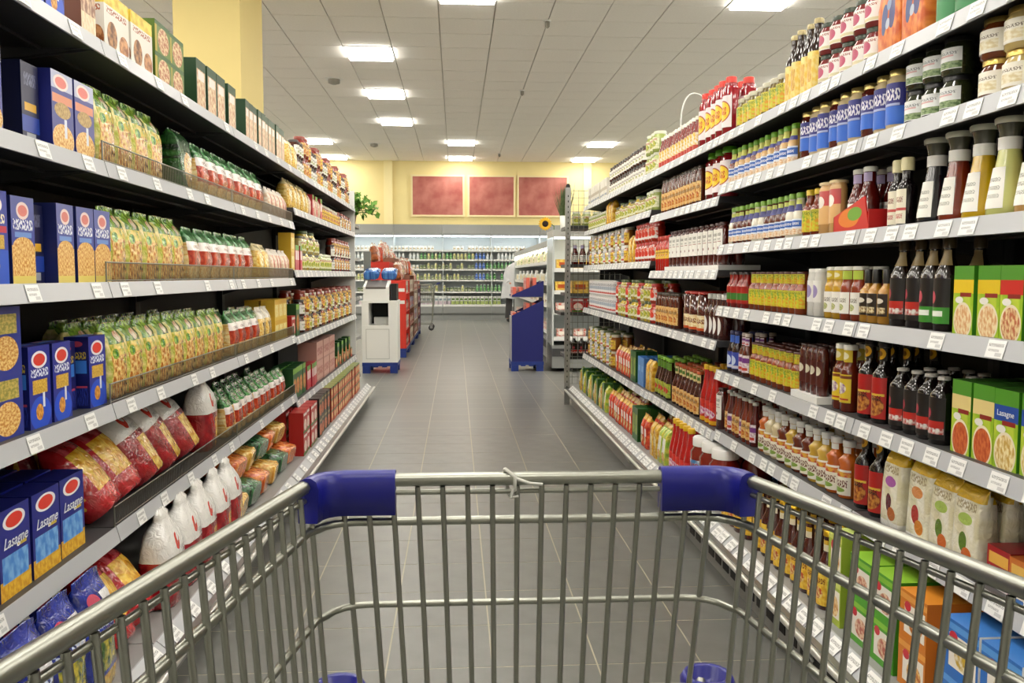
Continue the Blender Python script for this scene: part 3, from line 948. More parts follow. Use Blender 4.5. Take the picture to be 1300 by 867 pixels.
jar('smalljar', 'small_sauce_jar', 'small dark jar with orange lid', .14, .04, '#4a120c', '#b8501c', YL)
jar('can', 'food_can', 'white food can stacked on another', .13, .045, '#dcdcdc', '#c9c9c6', CAN, (.08, .92), 1.5, True, .05, .045, 'can', sh=.93)
jar('greencan', 'green_can', 'green drum beside orange pouch', .17, .045, '#2f7a44', '#3a8a4f', lab('gcan', '#3d8a54', ('r', .5, .7, .4, .12, '#e6ece4')), (.1, .85), 1.4, False, .08, .043, 'can', sh=.88)
jar('whitedrum', 'white_drum', 'white tub beside green drum on top shelf', .16, .055, '#e4e4dc', '#d8d8d0', lab('wdrum', '#e8e8de', ('e', .5, .5, .34, .3, ('#b8c89a', '#e6e8d8', 6))), (.1, .85), 1.4, False, .08, .054, 'tub', sh=.88)

def flask(key, desc, liquid):
    h, r = .225, .046
    b = MB()
    prof = [(r * .9, 0), (r, .006), (r * .97, .03), (.026, .135), (.0235, .155)]
    b.lathe(prof, glass(liquid), 16)
    c = MB()
    c.lathe([(.0255, .152), (.0255, .180)], plastic('#e9e8e2'), 16)
    nk = MB()
    nk.lathe([(.0235, .180), (.024, .19), (.031, .212)], glass('#4a4a3c'), 16)
    ld = MB()
    ld.lathe([(.034, .211), (.035, .222), (.031, .226)], plastic('#e6e6d4'), 16)
    l = MB()
    l.wrap([(r * .985 + .0012, .018), (r * .97 + .0012, .03), (.032 + .0012, .112)], FSK, .8, 8)
    K(key, 'dressing_flask', desc, 'bottle', [('bottle_body', b), ('collar', c), ('neck', nk), ('lid', ld), ('label', l)], (2 * r, 2 * r, .226))
flask('fl_black', 'black dressing flask with flared white top', '#15141c')
flask('fl_red', 'brick red dressing flask with flared white top', '#7a2a14')
flask('fl_yellow', 'golden yellow dressing flask with flared white top', '#c9a312')
flask('fl_lime', 'pale lime dressing flask with flared white top', '#c9cc7a')
flask('fl_tan', 'tan dressing flask with flared white top', '#c2955a')

bottle('ketch', 'ketchup_bottle', 'tall red ketchup bottle with yellow sun label', .275, .042, '#8f1420', '#cf2c1c', SUN, 1.35, (.16, .68), .032, (.8, .84), .12, .026, cat='bottle', sx=1.05, sy=.9)
bottle('ketchg', 'ketchup_bottle', 'big red bottle with bright green cap', .235, .05, '#7e1218', '#62b021', SUN, 1.35, (.14, .72), .03, (.8, .85), .13, .034, sx=1.1, sy=.85)
bottle('squeeze', 'squeeze_bottle', 'red squeeze bottle with yellow cap', .285, .036, '#b81a18', '#e3b41c', lab('sq', ('#b81a18', '#d83a2c', 5), ('e', .5, .45, .4, .2, ('#e8dce0', '#c24a8a', 6)), ('r', .5, .08, .5, .1, '#e0a81c')), 1.3, (.02, .4), .017, (.45, .82), .09, .02)
bottle('bbqk', 'barbecue_bottle', 'dark sauce bottle with white keystone label', .20, .036, '#4a130c', '#3a120c', KEY, .95, (.26, .84), .02, (.86, .93), .06, .022, sx=1.1, sy=.8)
bottle('redk', 'chilli_bottle', 'bright red slender sauce bottle', .21, .026, '#b81c14', '#c22a18', YL, 1.2, (.35, .6), .013, (.68, .85), .1, .015)
bottle('brownt', 'marinade_bottle', 'tall slim brown sauce bottle', .20, .027, '#5a2412', '#3a2a18', TAN, 1.2, (.1, .6), .02, (.8, .9), .08, .021)
bottle('smallred', 'sauce_bottle', 'small dark red bottle with white cap', .19, .027, '#7a1a10', '#e0ddd0', lab('sr', ('#efe6d8', '#e0b83a', 5), ('r', .5, .15, .5, .15, '#c23a2a')), 1.3, (.08, .55), .014, (.6, .82), .1, .016)
bottle('drkyel', 'sauce_bottle', 'dark tall bottle with pointed yellow label', .255, .034, '#241008', '#b8a878', lab('pt', ('#e8c24a', '#efd98a', 5), ('t', .5, .5, .2, .3, '#c98a2a', 3)), 1.25, (.05, .55), .015, (.6, .8), .07, .017)
bottle('drsg', 'dressing_bottle', 'cream dressing bottle with green cap, blue label', .155, .031, '#c89a52', '#6fa82a', DRS, 1.4, (.05, .45), .016, (.55, .78), .13, .018, (lab('nd', '#c9cc5a', ('r', .5, .2, .5, .2, '#3a3a8a')), .6, .86))
bottle('drsr', 'dressing_bottle', 'brown dressing bottle with green cap, blue label', .155, .031, '#6a2614', '#6fa82a', DRS, 1.4, (.05, .45), .016, (.55, .78), .13, .018, (lab('nd', '#c9cc5a'), .6, .86))
bottle('drss', 'dressing_bottle', 'small dark dressing bottle with green cap', .165, .028, '#5a2014', '#7aa838', DRS, 1.4, (.08, .42), .015, (.52, .76), .12, .017, (lab('nb', '#3a3a80', ('r', .5, .8, .5, .2, '#c9cf6a')), .6, .84))
bottle('drsw', 'dressing_bottle', 'white dressing bottle with blue label', .165, .028, '#e0dac8', '#7aa838', DRS, 1.4, (.08, .42), .015, (.52, .76), .12, .017, (lab('nb', '#3a3a80'), .6, .84))
bottle('drsy', 'dressing_bottle', 'yellow fruit label dressing bottle', .165, .03, '#7a2a14', '#d8b82a', FLO, 1.4, (.1, .56), .016, (.6, .78), .12, .018)
bottle('creamb', 'cream_bottle', 'beige squeeze bottle with red band', .175, .034, '#d8a868', '#e8d0a0', lab('cb', '#dcae70', ('r', .5, .7, .5, .2, '#c23a3a'), ('e', .5, .6, .22, .16, '#efe6dc')), 1.3, (.2, .9), .03, (.85, .92), .06, .03, sx=1.05, sy=.8)
bottle('blkcream', 'sauce_bottle', 'black sauce bottle with cream cap and label', .19, .026, '#171012', '#e6dcae', CRM, 1.0, (.04, .54), .014, (.58, .7), .19, .018)
bottle('kpurple', 'ketchup_bottle', 'red ketchup bottle with lilac neck, white cap', .195, .034, '#5e130e', '#e4e2d8', KEY, 1.0, (.12, .45), .018, (.5, .76), .08, .021, (NCP, .77, .91))
bottle('darkt', 'sauce_bottle', 'tall dark brown bottle with red label', .24, .036, '#1c0f0a', '#4a3a22', DRK, 1.2, (.08, .56), .013, (.6, .82), .12, .016, (lab('nt', '#8a7448'), .7, .86))
bottle('darktg', 'sauce_bottle', 'tall dark brown bottle with green label', .24, .034, '#1c0f0a', '#4a3a22', DRG, 1.2, (.08, .56), .013, (.6, .82), .12, .016, (lab('nt', '#8a7448'), .7, .86))
bottle('goldb', 'mustard_bottle', 'small golden bottle with black cap', .16, .026, '#b8842a', '#16130f', GLD, 1.1, (.14, .55), .012, (.6, .72), .26, .014)
bottle('wcy', 'dressing_bottle', 'yellow bottle with white cap and arched label', .17, .029, '#c2951c', '#e8e6da', WL, 1.1, (.12, .52), .022, (.6, .74), .07, .024, (NCY, .76, .92))
bottle('wcr', 'dressing_bottle', 'reddish bottle with white cap and green neck', .17, .029, '#8a3214', '#e8e6da', WL, 1.1, (.12, .52), .022, (.6, .74), .07, .024, (lab('ng', '#b8cc4a'), .76, .92))
bottle('whiteb', 'white_bottle', 'white bottle with violet neck label', .165, .027, '#e2e0da', '#eceae4', lab('wb', '#e6e4de', ('e', .5, .5, .3, .3, '#9a8ab8')), 1.1, (.3, .75), .024, (.8, .9), .08, .024)
bottle('flor', 'sauce_bottle', 'sauce bottle with yellow green vegetable label', .155, .029, '#8a3a14', '#4a1c10', FLO, 1.45, (.14, .55), .02, (.6, .7), .06, .022, (FLO, .71, .94))
bottle('redsm', 'sauce_bottle', 'small red bottle with dark cap', .155, .028, '#8a160e', '#2a1612', lab('rs', '#a81c14', ('r', .5, .4, .5, .2, '#3a7a2c')), 1.3, (.12, .6), .017, (.64, .76), .07, .019)
bottle('greyc', 'barbecue_bottle', 'brown bottle with silver cap and white oval label', .215, .036, '#42130c', '#c8c8c4', lab('ov', '#42130c', ('e', .5, .5, .34, .48, '#eceae6')), .9, (.1, .5), .02, (.56, .76), .12, .022)
bottle('blksc', 'soy_bottle', 'black soy bottle with small red label', .175, .033, '#140c0a', '#b8b4ac', DRK, 1.2, (.08, .7), .014, (.74, .9), .05, .016)
bottle('redarch', 'sauce_bottle', 'black bottle with red arched label, gold medal', .243, .034, '#120c0a', '#1c1612', RDL, 1.25, (.06, .56), .015, (.6, .72), .09, .018, (MED, .76, .93))
bottle('yelb', 'sauce_bottle', 'brown bottle with yellow label and white cap', .215, .03, '#6a2410', '#eceadc', YEL, 1.25, (.14, .56), .02, (.6, .7), .08, .023, (NCY, .74, .92))
bottle('thin', 'sauce_bottle', 'slim dark red bottle on white tray', .17, .022, '#4e170e', '#3a1a12', lab('th', '#4e1a10', ('e', .5, .6, .34, .18, '#cfc8b0')), 1.1, (.2, .7), .017, (.85, .93), .05, .018)
bottle('purp', 'sauce_bottle', 'bottle with lilac and white label', .185, .027, '#5a2416', '#b8a8a0', PUR, 1.35, (.1, .5), .014, (.55, .74), .08, .016, (PUR, .72, .9))
bottle('bluev', 'sauce_bottle', 'dark bottle with blue label and blue neck', .185, .028, '#2a1410', '#2a2a5a', BLV, 1.35, (.1, .5), .015, (.55, .74), .08, .017, (lab('nbl', '#3a62c2'), .72, .9))
bottle('neckb', 'sauce_bottle', 'brown bottle with oval label and neck label', .235, .034, '#43150c', '#b8501c', TAN, 1.1, (.06, .44), .017, (.5, .72), .07, .02, (NCK, .74, .92))
bottle('neckg', 'sauce_bottle', 'brown bottle with green cap and green label', .24, .032, '#3a160e', '#7ab02c', lab('ngl', ('#7a9a2c', '#b8c24a', 5), ('e', .5, .5, .3, .2, '#c23a2a')), 1.2, (.06, .4), .016, (.46, .7), .08, .019, (lab('ngr', '#5f8a2c'), .72, .9))
for nm, colr, cn in (('cr_brown', '#6a2812', 'brown'), ('cr_yellow', '#c9a23a', 'yellow'), ('cr_cream', '#d8c8a0', 'cream'), ('cr_orange', '#c2601c', 'orange')):
    bottle(nm, 'round_sauce_bottle', 'bulbous %s sauce bottle with white cap' % cn, .185, .034, colr, '#e2e0da', CRN, 1.35, (.06, .5), .017, (.66, .76), .11, .021, (NCW, .78, .88), waist=(.46, .55, .86, 1.02))
bottle('slim1', 'sauce_bottle', 'slim bottle with yellow and red labels', .19, .022, '#7a2a14', '#c8c4bc', TAN, 1.3, (.1, .5), .011, (.58, .76), .07, .013)
bottle('slim2', 'sauce_bottle', 'slim bottle with violet label', .185, .022, '#5a1c1a', '#c8c4bc', PUR, 1.3, (.1, .5), .011, (.58, .76), .07, .013)
bottle('gneck', 'syrup_bottle', 'brown bottle with gold rimmed neck, yellow label', .25, .034, '#43140a', '#caa52c', YL, 1.25, (.06, .5), .015, (.55, .74), .07, .018, (lab('gn', '#e6dcc0', ('r', .5, .8, .5, .2, '#c9a22c')), .74, .88), capmetal=True)
bottle('milk_w', 'milk_bottle', 'white milk bottle', .19, .038, '#e9ece9', '#f2f2f0', lab('mw', '#e6ebea', ('r', .5, .5, .5, .2, '#cfd8d8')), 1.4, (.15, .6), .02, (.66, .84), .1, .022)
bottle('milk_g', 'drink_bottle', 'green yoghurt drink bottle', .2, .036, '#3f8a4a', '#e8ebe4', lab('mg', '#cfe0b8', ('r', .5, .5, .5, .3, '#4f9a4a')), 1.4, (.15, .6), .02, (.66, .84), .1, .022)
bottle('milk_b', 'drink_bottle', 'blue yoghurt drink bottle', .2, .036, '#2b5ab0', '#e8ebf0', lab('mb', '#c9d8ee', ('r', .5, .5, .5, .3, '#2f62c0')), 1.4, (.15, .6), .02, (.66, .84), .1, .022)
bottle('milk_y', 'drink_bottle', 'yellowish yoghurt drink bottle', .18, .036, '#c9c27a', '#e8e6d8', lab('my', '#e2e0b8', ('e', .5, .5, .3, .3, '#8aa04a')), 1.4, (.15, .6), .024, (.7, .84), .1, .026)
jar('cup', 'yoghurt_cup', 'small pale yoghurt cup', .12, .042, '#e8e8e2', '#d8dcd8', lab('cup', '#e8e8e0', ('e', .5, .5, .34, .26, ('#8a9a5a', '#d8b0a0', 6))), (.1, .7), 1.4, False, .06, .042, 'cup', sh=.9)
jar('cupd', 'yoghurt_cup', 'dark green yoghurt cup', .12, .042, '#4a5a34', '#c8ccc0', lab('cupd', '#5a6a3a', ('r', .5, .5, .5, .16, '#d8d8c0')), (.1, .7), 1.4, False, .06, .042, 'cup', sh=.9)
# cartons of the sauce side
GB = '#3f8a22'
def gbox(nm, band, food, food2):
    return A('gb_' + nm, ('#8fb81c', '#b8cc3a', 3), ('r', .5, .90, .5, .12, '#4f9426'), ('r', .5, .70, .5, .10, band), ('e', .5, .20, .46, .27, '#e8dcc0'), ('e', .5, .20, .41, .23, (food, food2, 11)), ('e', .30, .50, .2, .05, '#e6e4dc'), ('r', .62, .58, .28, .03, '#8a1c18'))
carton('gbox_y', 'green_sauce_carton', 'green carton with yellow band and plate picture', .085, .06, .165, gbox('y', '#e3c21c', '#d8a06a', '#efdcb0'), GB)
carton('gbox_r', 'green_sauce_carton', 'green carton with red band and plate picture', .085, .06, .165, gbox('r', '#c8241c', '#b8603a', '#e6cf9a'), GB)
carton('gbox_o', 'green_sauce_carton', 'green carton with cream band and orange plate', .085, .16, .18, gbox('o', '#e6d08a', '#b8481c', '#d0703a'), GB, '#3a6a22')
carton('gbox_b', 'green_sauce_carton', 'green carton with blue lasagne band', .085, .16, .18, gbox('b', '#1f4aa0', '#c9a24a', '#f0e2b0'), GB, '#3a6a22', 'carton', ('Lasagne', .019, 0, .126, '#e8eef6'))
pch = lambda n, c1, c2, c3: A('pch_' + n, ('#dcd4b0', '#f0ebda', 3), ('r', .5, .93, .5, .08, '#dfb41c'), ('e', .5, .62, .26, .07, c1), ('e', .45, .34, .15, .12, c2), ('e', .62, .2, .2, .09, c3), ('t', .5, .78, .36, .05, '#a89a7a', 3), ('r', .5, .04, .5, .05, '#f0eee6'), rough=.25, coat=.4)
bag('pouch1', 'seasoning_pouch', 'cream pouch with violet flower, yellow top edge', .1, .06, .215, pch('a', '#a85aa8', '#5a1c2a', '#b8642a'), 'block', seed=21)
bag('pouch2', 'seasoning_pouch', 'cream pouch with red and orange fruit picture', .115, .06, .22, pch('b', '#d88a4a', '#b0241c', '#c9781c'), 'block', seed=22)
bag('pouch3', 'seasoning_pouch', 'cream pouch with leafy green picture', .105, .06, .205, pch('c', '#a8c25a', '#5a7a1c', '#d0641c'), 'block', seed=23)
bag('opouch', 'orange_pouch', 'orange pouch with blue cross pattern', .125, .06, .22, A('opouch', ('#c8581c', '#e88a3a', 5), ('e', .35, .45, .14, .2, '#4a5a8a'), ('e', .7, .5, .14, .2, '#4a4a7a'), ('e', .52, .62, .1, .07, '#8a9ab8'), ('e', .52, .38, .1, .07, '#b8c0d0'), ('r', .85, .8, .1, .14, '#e8e6e2'), rough=.3), 'block', seed=24)
carton('rsm', 'small_red_carton', 'small red seasoning carton', .088, .12, .095, A('rsm', '#a81c24', ('r', .5, .72, .42, .14, '#e8b04a'), ('t', .5, .42, .4, .09, '#f0e0e0', 3), ('e', .5, .1, .5, .16, '#e8dfe0')), '#8e1a20', '#7a1a20')
carton('osm', 'small_orange_carton', 'small orange seasoning carton', .088, .12, .095, A('osm', '#c8702a', ('r', .5, .72, .42, .14, '#e6b85a'), ('e', .5, .16, .5, .22, '#e9e2dc'), ('r', .3, .04, .3, .05, '#4a7ac0')), '#b0581c', '#a8521c')
mb2 = lambda n, c, c2, f1, f2: A('mb_' + n, c, ('r', .5, .88, .5, .06, c2), ('r', .56, .45, .38, .30, '#efe8dc'), ('e', .6, .4, .26, .22, (f1, f2, 9)), ('e', .3, .7, .12, .1, '#c8283a'))
carton('mgreen', 'green_mix_carton', 'bright green mix carton stacked two high', .13, .2, .125, mb2('g', '#4fa028', '#86c23a', '#b85a4a', '#e6c8a8'), '#3f8f22', '#8fc23a')
carton('mlime', 'lime_mix_carton', 'pale lime mix carton stacked two high', .09, .2, .14, mb2('l', '#a8bc3a', '#cfd86a', '#c98a3a', '#efd8a0'), '#9ab03a', '#c9d67a')
carton('morange', 'orange_mix_carton', 'orange mix carton stacked two high', .13, .2, .125, mb2('o', '#d07a1c', '#e6a04a', '#b8641c', '#f0c878'), '#c06a18', '#d98a2c')
carton('mblue', 'blue_mix_carton', 'blue mix carton stacked two high', .14, .2, .13, mb2('b', '#2a6ec2', '#5a9ae0', '#c2a02c', '#e6dcc0'), '#e4e6ea', '#3f7cc8')
carton('bluebx', 'blue_carton', 'tall plain blue carton on white tray', .1, .08, .19, A('bluebx', ('#3f7fc8', '#5a98dc', 3), ('r', .5, .6, .3, .1, '#7ab0e6')), '#2f68b0')
bag('ypack', 'spaghetti_pack', 'upright yellow noodle pack', .085, .065, .192, A('ypack', ('#c98a14', '#ecc040', 9), ('r', .5, .9, .5, .08, '#d8a81c'), ('r', .5, .5, .3, .14, ('#f0dc8a', '#e0b030', 5)), rough=.25, coat=.5), 'block', seed=43)
bag('rpack', 'red_pack', 'crinkled upright red food pack', .088, .07, .2, A('rpack', ('#b8281c', '#e0562c', 6), ('r', .5, .5, .3, .12, '#efd8c8'), ('e', .5, .25, .3, .12, ('#e0a03a', '#f2dca0', 8)), ('r', .5, .92, .5, .08, '#d8a83a'), rough=.25, coat=.5), seed=41)
carton('gpack', 'green_tall_pack', 'tall dark green pack', .085, .07, .21, A('gpack', '#1f5a1c', ('t', .5, .5, .3, .3, '#b8c83a', 3)), '#174a16')
bag('lgpack', 'lime_pack', 'light green and yellow food pack', .088, .08, .2, A('lgpack', ('#8ab83a', '#d8cf4a', 4), ('r', .5, .55, .3, .2, '#f0eed8'), ('e', .5, .25, .3, .12, ('#c8642a', '#e8c24a', 8)), rough=.25, coat=.5), 'block', seed=42)
carton('wbox', 'white_carton', 'white carton at end of top shelf', .12, .1, .16, A('wbox', ('#dcdad2', '#eeece6', 3), ('r', .5, .5, .5, .08, '#b8b0a0'), ('r', .5, .2, .4, .05, '#8a9ab0')), '#dcd8cc')
carton('trayw', 'white_tray', 'white cardboard tray', .5, .2, .022, mat('tray_white', '#eeeeea', .5), '#e6e6e2', '#d8d8d4')

# ------------------------------------------------------------------ stocking the shelves
ORD = ('top', 'second', 'third', 'fourth', 'fifth', 'sixth')

def rack_of(s, y):
    if s < 0:
        return 'pasta rack' if y < 5.44 else 'jar rack'
    return 'dressing rack' if y < 3.95 else 'ketchup rack' if y < 5.35 else 'pickle rack'

def name_it(kind, s, y, lev):
    where = '%s of %s' % ('base tray' if lev == 'base' else ORD[lev] + ' shelf', rack_of(s, y))
    return kind.desc + ', ' + where, kind.desc + ' on ' + where

def row(s, lev, keys, y0, y1, deep=1, stack=1, setback=.0, gap=.005, zoff=0.0, jit=1.0, hole=0.0, stackp=1.0):
    keys = keys if isinstance(keys, (list, tuple)) else [keys]
    y = y0
    i = 0
    while True:
        kd = KINDS[keys[i % len(keys)]]
        w, d, h = kd.size
        if y + w > y1 + .012:
            break
        yc = y + w / 2
        if s < 0:
            zs = ZL if yc < 5.44 else ZLB
            lip, bs = LIPL, BL
        else:
            zs = ZR1 if yc < 3.95 else ZR2 if yc < 5.35 else ZR3
            lip, bs = LIPR, BR
        if lev == 'base':
            z = bs
            front = (.905 if s < 0 else 1.135)
        else:
            z = zs[lev]
            front = lip + .034
        if random.random() >= hole:
            for k in range(deep):
                if k and random.random() < .12:
                    continue
                sb = random.uniform(0, .008) * jit
                for q in range(stack):
                    if q and random.random() > stackp:
                        break
                    rz = -s * PI / 2 + random.uniform(-.03, .03) * jit * (1 if w < .12 else .4)
                    lb, gp = name_it(kd, s, yc, lev)
                    kd.place((s * (front + setback + sb + k * (d + .008)), yc, z + zoff + q * h), (0, 0, rz), lb, gp, yc > 5.0 or k > 0)
        y += w + gap + random.uniform(0, .003)
        i += 1

def settle(key, s, x, y, z, rot, lev, lbl=None):
    """lay a single item down with a given rotation so that its lowest point touches height z"""
    kd = KINDS[key]
    R = Euler(rot).to_matrix()
    low = min((R @ v.co).z for v in kd.one().vertices)
    lb, gp = name_it(kd, s, y, lev)
    kd.place((x, y, z - low + .0005), rot, lbl or lb, gp, True)

Lr = lambda *a, **k: row(-1, *a, **k)
Rr = lambda *a, **k: row(1, *a, **k)
# pasta side, top shelf
Lr(0, ['spoon', 'shell'], 1.55, 2.49)
Lr(0, 'brownpk', 2.51, 2.62)
Lr(0, 'wybox', 2.67, 3.05)
Lr(0, 'green2', 3.09, 3.56, 2, 2)
Lr(0, 'dgreen', 3.58, 4.0)
Lr(0, 'dgreen', 4.05, 4.2)
Lr(0, 'dgthin', 4.37, 5.40, gap=.004)
Lr(0, 'ybag', 5.48, 5.78, gap=.01)
Lr(0, ['darkjar', 'darkjar', 'darkjar', 'redjar', 'redjar', 'ambjar'], 5.8, 8.65, 1, 2)
# second
Lr(1, 'pink', 1.55, 2.19)
Lr(1, 'darkside', 2.20, 2.29, setback=.02)
Lr(1, 'pink', 2.305, 2.57)
Lr(1, 'gbag', 2.60, 3.28, 2, gap=.0)
Lr(1, 'dbag', 3.36, 3.52)
Lr(1, 'rbag', 3.60, 4.86, gap=.002)
Lr(1, 'wpack', 4.9, 5.4)
Lr(1, 'ybag', 5.48, 6.2)
Lr(1, ['wpack', 'rdpack'], 6.22, 6.83)
Lr(1, 'ambjar', 6.85, 7.78, 2)
Lr(1, ['redjar', 'darkjar'], 7.8, 8.65, 2)
# third
Lr(2, 'shell', 1.55, 2.085)
Lr(2, 'penne', 2.09, 2.205)
Lr(2, 'darkside', 2.21, 2.305, setback=.03)
Lr(2, 'penne', 2.31, 2.42)
Lr(2, 'penne', 2.43, 2.66, gap=.001)
Lr(2, 'gbag', 2.67, 3.42, 2, gap=.0)
Lr(2, 'rbag', 3.46, 4.6)
Lr(2, 'ybag', 4.62, 4.9)
Lr(2, 'wpack', 4.92, 5.42)
Lr(2, 'ybox', 5.48, 5.62, 1, 2)
Lr(2, 'rdpack', 5.63, 5.87)
Lr(2, ['pale', 'pale', 'pickley'], 5.9, 6.7, 1, 2)
Lr(2, ['palel'], 6.72, 7.3, 1, 1)
Lr(2, ['darkjar', 'redjar'], 7.4, 8.65, 1, 2)
# fourth
Lr(3, 'wide', 1.65, 2.12, 1, 2)
Lr(3, 'spoon', 2.135, 2.37)
Lr(3, 'darkside2', 2.375, 2.48, setback=.035)
Lr(3, 'spoon', 2.485, 2.6)
Lr(3, 'gbag', 2.64, 4.0, 3, gap=.0)
Lr(3, 'rbag', 4.04, 4.62, 2)
Lr(3, 'cbag', 4.64, 4.94, 2)
Lr(3, 'ybox', 4.97, 5.4, 2, 2)
Lr(3, ['redbox', 'grpack'], 5.48, 5.86)
Lr(3, ['darkjar', 'redjar', 'ambjar', 'pale'], 5.9, 8.65, 2, 2)
# fifth
Lr(4, 'lasagne', 1.65, 2.52, 3, gap=.008)
Lr(4, 'rbag2', 3.95, 5.36, 3)
Lr(4, 'grpack', 5.48, 6.0, 2)
Lr(4, 'rdpack', 6.02, 6.44, 2)
Lr(4, 'pktin', 6.46, 7.4, 1, 2)
Lr(4, ['redtin', 'grpack'], 7.45, 8.62, 1)
def tilted(key, ys, x, z, rx, ry, lev, s=-1):
    for k, y in enumerate(ys):
        settle(key, s, x + random.uniform(-.01, .01), y, z, (rx + random.uniform(-.06, .06), ry + random.uniform(-.05, .05), PI / 2 + random.uniform(-.12, .12)), lev)
tilted('rybag', (2.645, 2.83), -1.02, .5, -.55, -.12, 4)
tilted('rwbag', (3.03, 3.25, 3.47), -1.02, .5, -.5, -.18, 4)
Lr(4, 'rwbag2', 3.62, 3.84)
tilted('rybag', (2.66, 2.86), -1.20, .5, -.2, .0, 4)
# base tray
Lr('base', 'bbag', 1.3, 2.42, 2, gap=.006)
tilted('rybag', (2.51, 2.69), -.93, BL, -.5, 0, 'base')
tilted('rybag', (2.52, 2.70), -1.12, BL, -.3, 0, 'base')
Lr('base', 'rwbag2', 2.80, 3.78, 1, gap=.012)
for k in range(6):
    key = ('psy', 'psg', 'psb')[k % 3]
    settle(key, -1, -.93, 3.90 + k * .225, BL, (-1.38, 0, PI / 2 + random.uniform(-.08, .08)), 'base')
for k in range(5):
    key = ('psb', 'psy', 'psg')[k % 3]
    settle(key, -1, -.97, 4.02 + k * .23, BL + .14, (-1.3, 0, PI / 2 + random.uniform(-.1, .1)), 'base', KINDS[key].desc.replace('lying in base tray', 'on the upper layer of base tray'))
Lr('base', 'redbox', 5.22, 5.8, 2, 2)
Lr('base', 'blackbox', 5.82, 6.4, 2, 2)
Lr('base', 'redtin', 6.42, 8.3, 2, 3)

# sauce side, top shelf
Rr(0, 'honeyl', 1.45, 1.8)
Rr(0, 'whitedrum', 1.82, 2.06)
Rr(0, 'greencan', 2.07, 2.27)
Rr(0, 'opouch', 2.28, 2.54)
Rr(0, 'redw', 2.56, 2.97, 1, 2)
Rr(0, 'drkyel', 2.99, 3.28)
Rr(0, 'mixed', 3.3, 3.88)
Rr(0, 'ketch', 3.97, 4.48, 2)
Rr(0, 'smallred', 4.5, 5.3, 2)
Rr(0, 'palel', 5.4, 5.7, 1, 2)
Rr(0, 'darkjar', 5.75, 7.05, 1, 2)
Rr(0, 'wbox', 7.1, 8.1, 1, 1)
# second
Rr(1, ['honey', 'honey', 'honeyl'], 1.42, 2.12, 1, 2)
Rr(1, 'olive', 2.14, 2.40, 1, 2)
Rr(1, ['bluejar', 'bluejar', 'bluejar2'], 2.42, 3.12)
Rr(1, ['drsg', 'drsg', 'drsr', 'drsg'], 3.18, 3.93)
Rr(1, 'ketchg', 3.98, 4.38)
Rr(1, 'brownt', 4.42, 5.2)
Rr(1, ['palel'], 5.38, 5.7)
Rr(1, ['pale', 'pale', 'pickley'], 5.72, 6.85)
Rr(1, 'ypack', 6.87, 7.2)
Rr(1, 'palel', 7.22, 8.1)
# third
for k, key in enumerate(('fl_tan', 'fl_lime', 'fl_tan', 'fl_lime', 'fl_yellow', 'fl_red', 'fl_black')):
    Rr(2, key, 1.595 + k * .1045, 1.70 + k * .1045)
Rr(2, 'blkcream', 2.345, 2.47, gap=.008)
Rr(2, 'kpurple', 2.585, 2.745, 2)
Rr(2, 'creamb', 2.78, 2.94)
Rr(2, 'drsy', 2.95, 3.1)
Rr(2, ['drsw', 'drsw', 'drss', 'drss', 'drss', 'drss'], 3.11, 3.93)
Rr(2, 'bbqk', 4.0, 5.02, 2, zoff=.024)
Rr(2, 'redk', 5.05, 5.33, 2)
Rr(2, 'tomato', 5.4, 6.0, 1, 2)
Rr(2, 'ypack', 6.02, 6.25)
Rr(2, ['ambjar', 'can', 'pale'], 6.3, 8.1, 1, 2)
# fourth
Rr(3, ['gbox_r', 'gbox_r', 'gbox_r', 'gbox_y', 'gbox_y'], 1.64, 2.11, gap=.003)
Rr(3, 'darktg', 2.13, 2.275, 2)
Rr(3, 'darkt', 2.28, 2.43, 2)
Rr(3, 'goldb', 2.445, 2.61, 2)
Rr(3, 'wcr', 2.62, 2.745, 2)
Rr(3, 'wcy', 2.75, 2.88, 2)
Rr(3, 'whiteb', 2.9, 3.04, 2)
Rr(3, 'flor', 3.06, 3.66, 3)
Rr(3, 'redsm', 3.68, 3.93, 2)
Rr(3, 'greyc', 3.98, 4.3, 2)
Rr(3, 'bbqjar', 4.32, 4.82, 2)
Rr(3, 'brownt', 4.84, 5.33, 2)
Rr(3, ['tomato', 'pickley', 'pickley', 'pale'], 5.4, 6.75, 2, 2)
Rr(3, ['can'], 6.8, 8.1, 2, 2)
# fifth
Rr(4, ['gbox_b', 'gbox_b', 'gbox_b', 'gbox_o', 'gbox_o'], 1.64, 2.11, 2, gap=.003)
Rr(4, 'blksc', 2.13, 2.42, 3, gap=.004)
Rr(4, 'redarch', 2.45, 2.64, 3, gap=.025)
Rr(4, 'yelb', 2.67, 2.82, 3)
Rr(4, 'thin', 2.86, 3.06, 4, zoff=.024)
Rr(4, 'flor', 3.09, 3.62, 4)
Rr(4, 'purp', 3.63, 3.76, 3)
Rr(4, 'bluev', 3.78, 3.93, 3)
Rr(4, 'bbqk', 3.98, 4.08, 3)
Rr(4, 'squeeze', 4.1, 4.35, 3)
Rr(4, ['neckb', 'neckb', 'neckb'], 4.38, 4.95, 4)
Rr(4, 'neckg', 4.97, 5.33, 4)
Rr(4, 'ypack', 5.4, 5.6, 3)
Rr(4, 'bluebx', 5.62, 5.85, 3)
Rr(4, 'gpack', 5.88, 6.06, 2)
Rr(4, 'rpack', 6.08, 6.72, 3)
Rr(4, ['ambjar', 'pickley', 'can'], 6.8, 8.1, 2, 2)
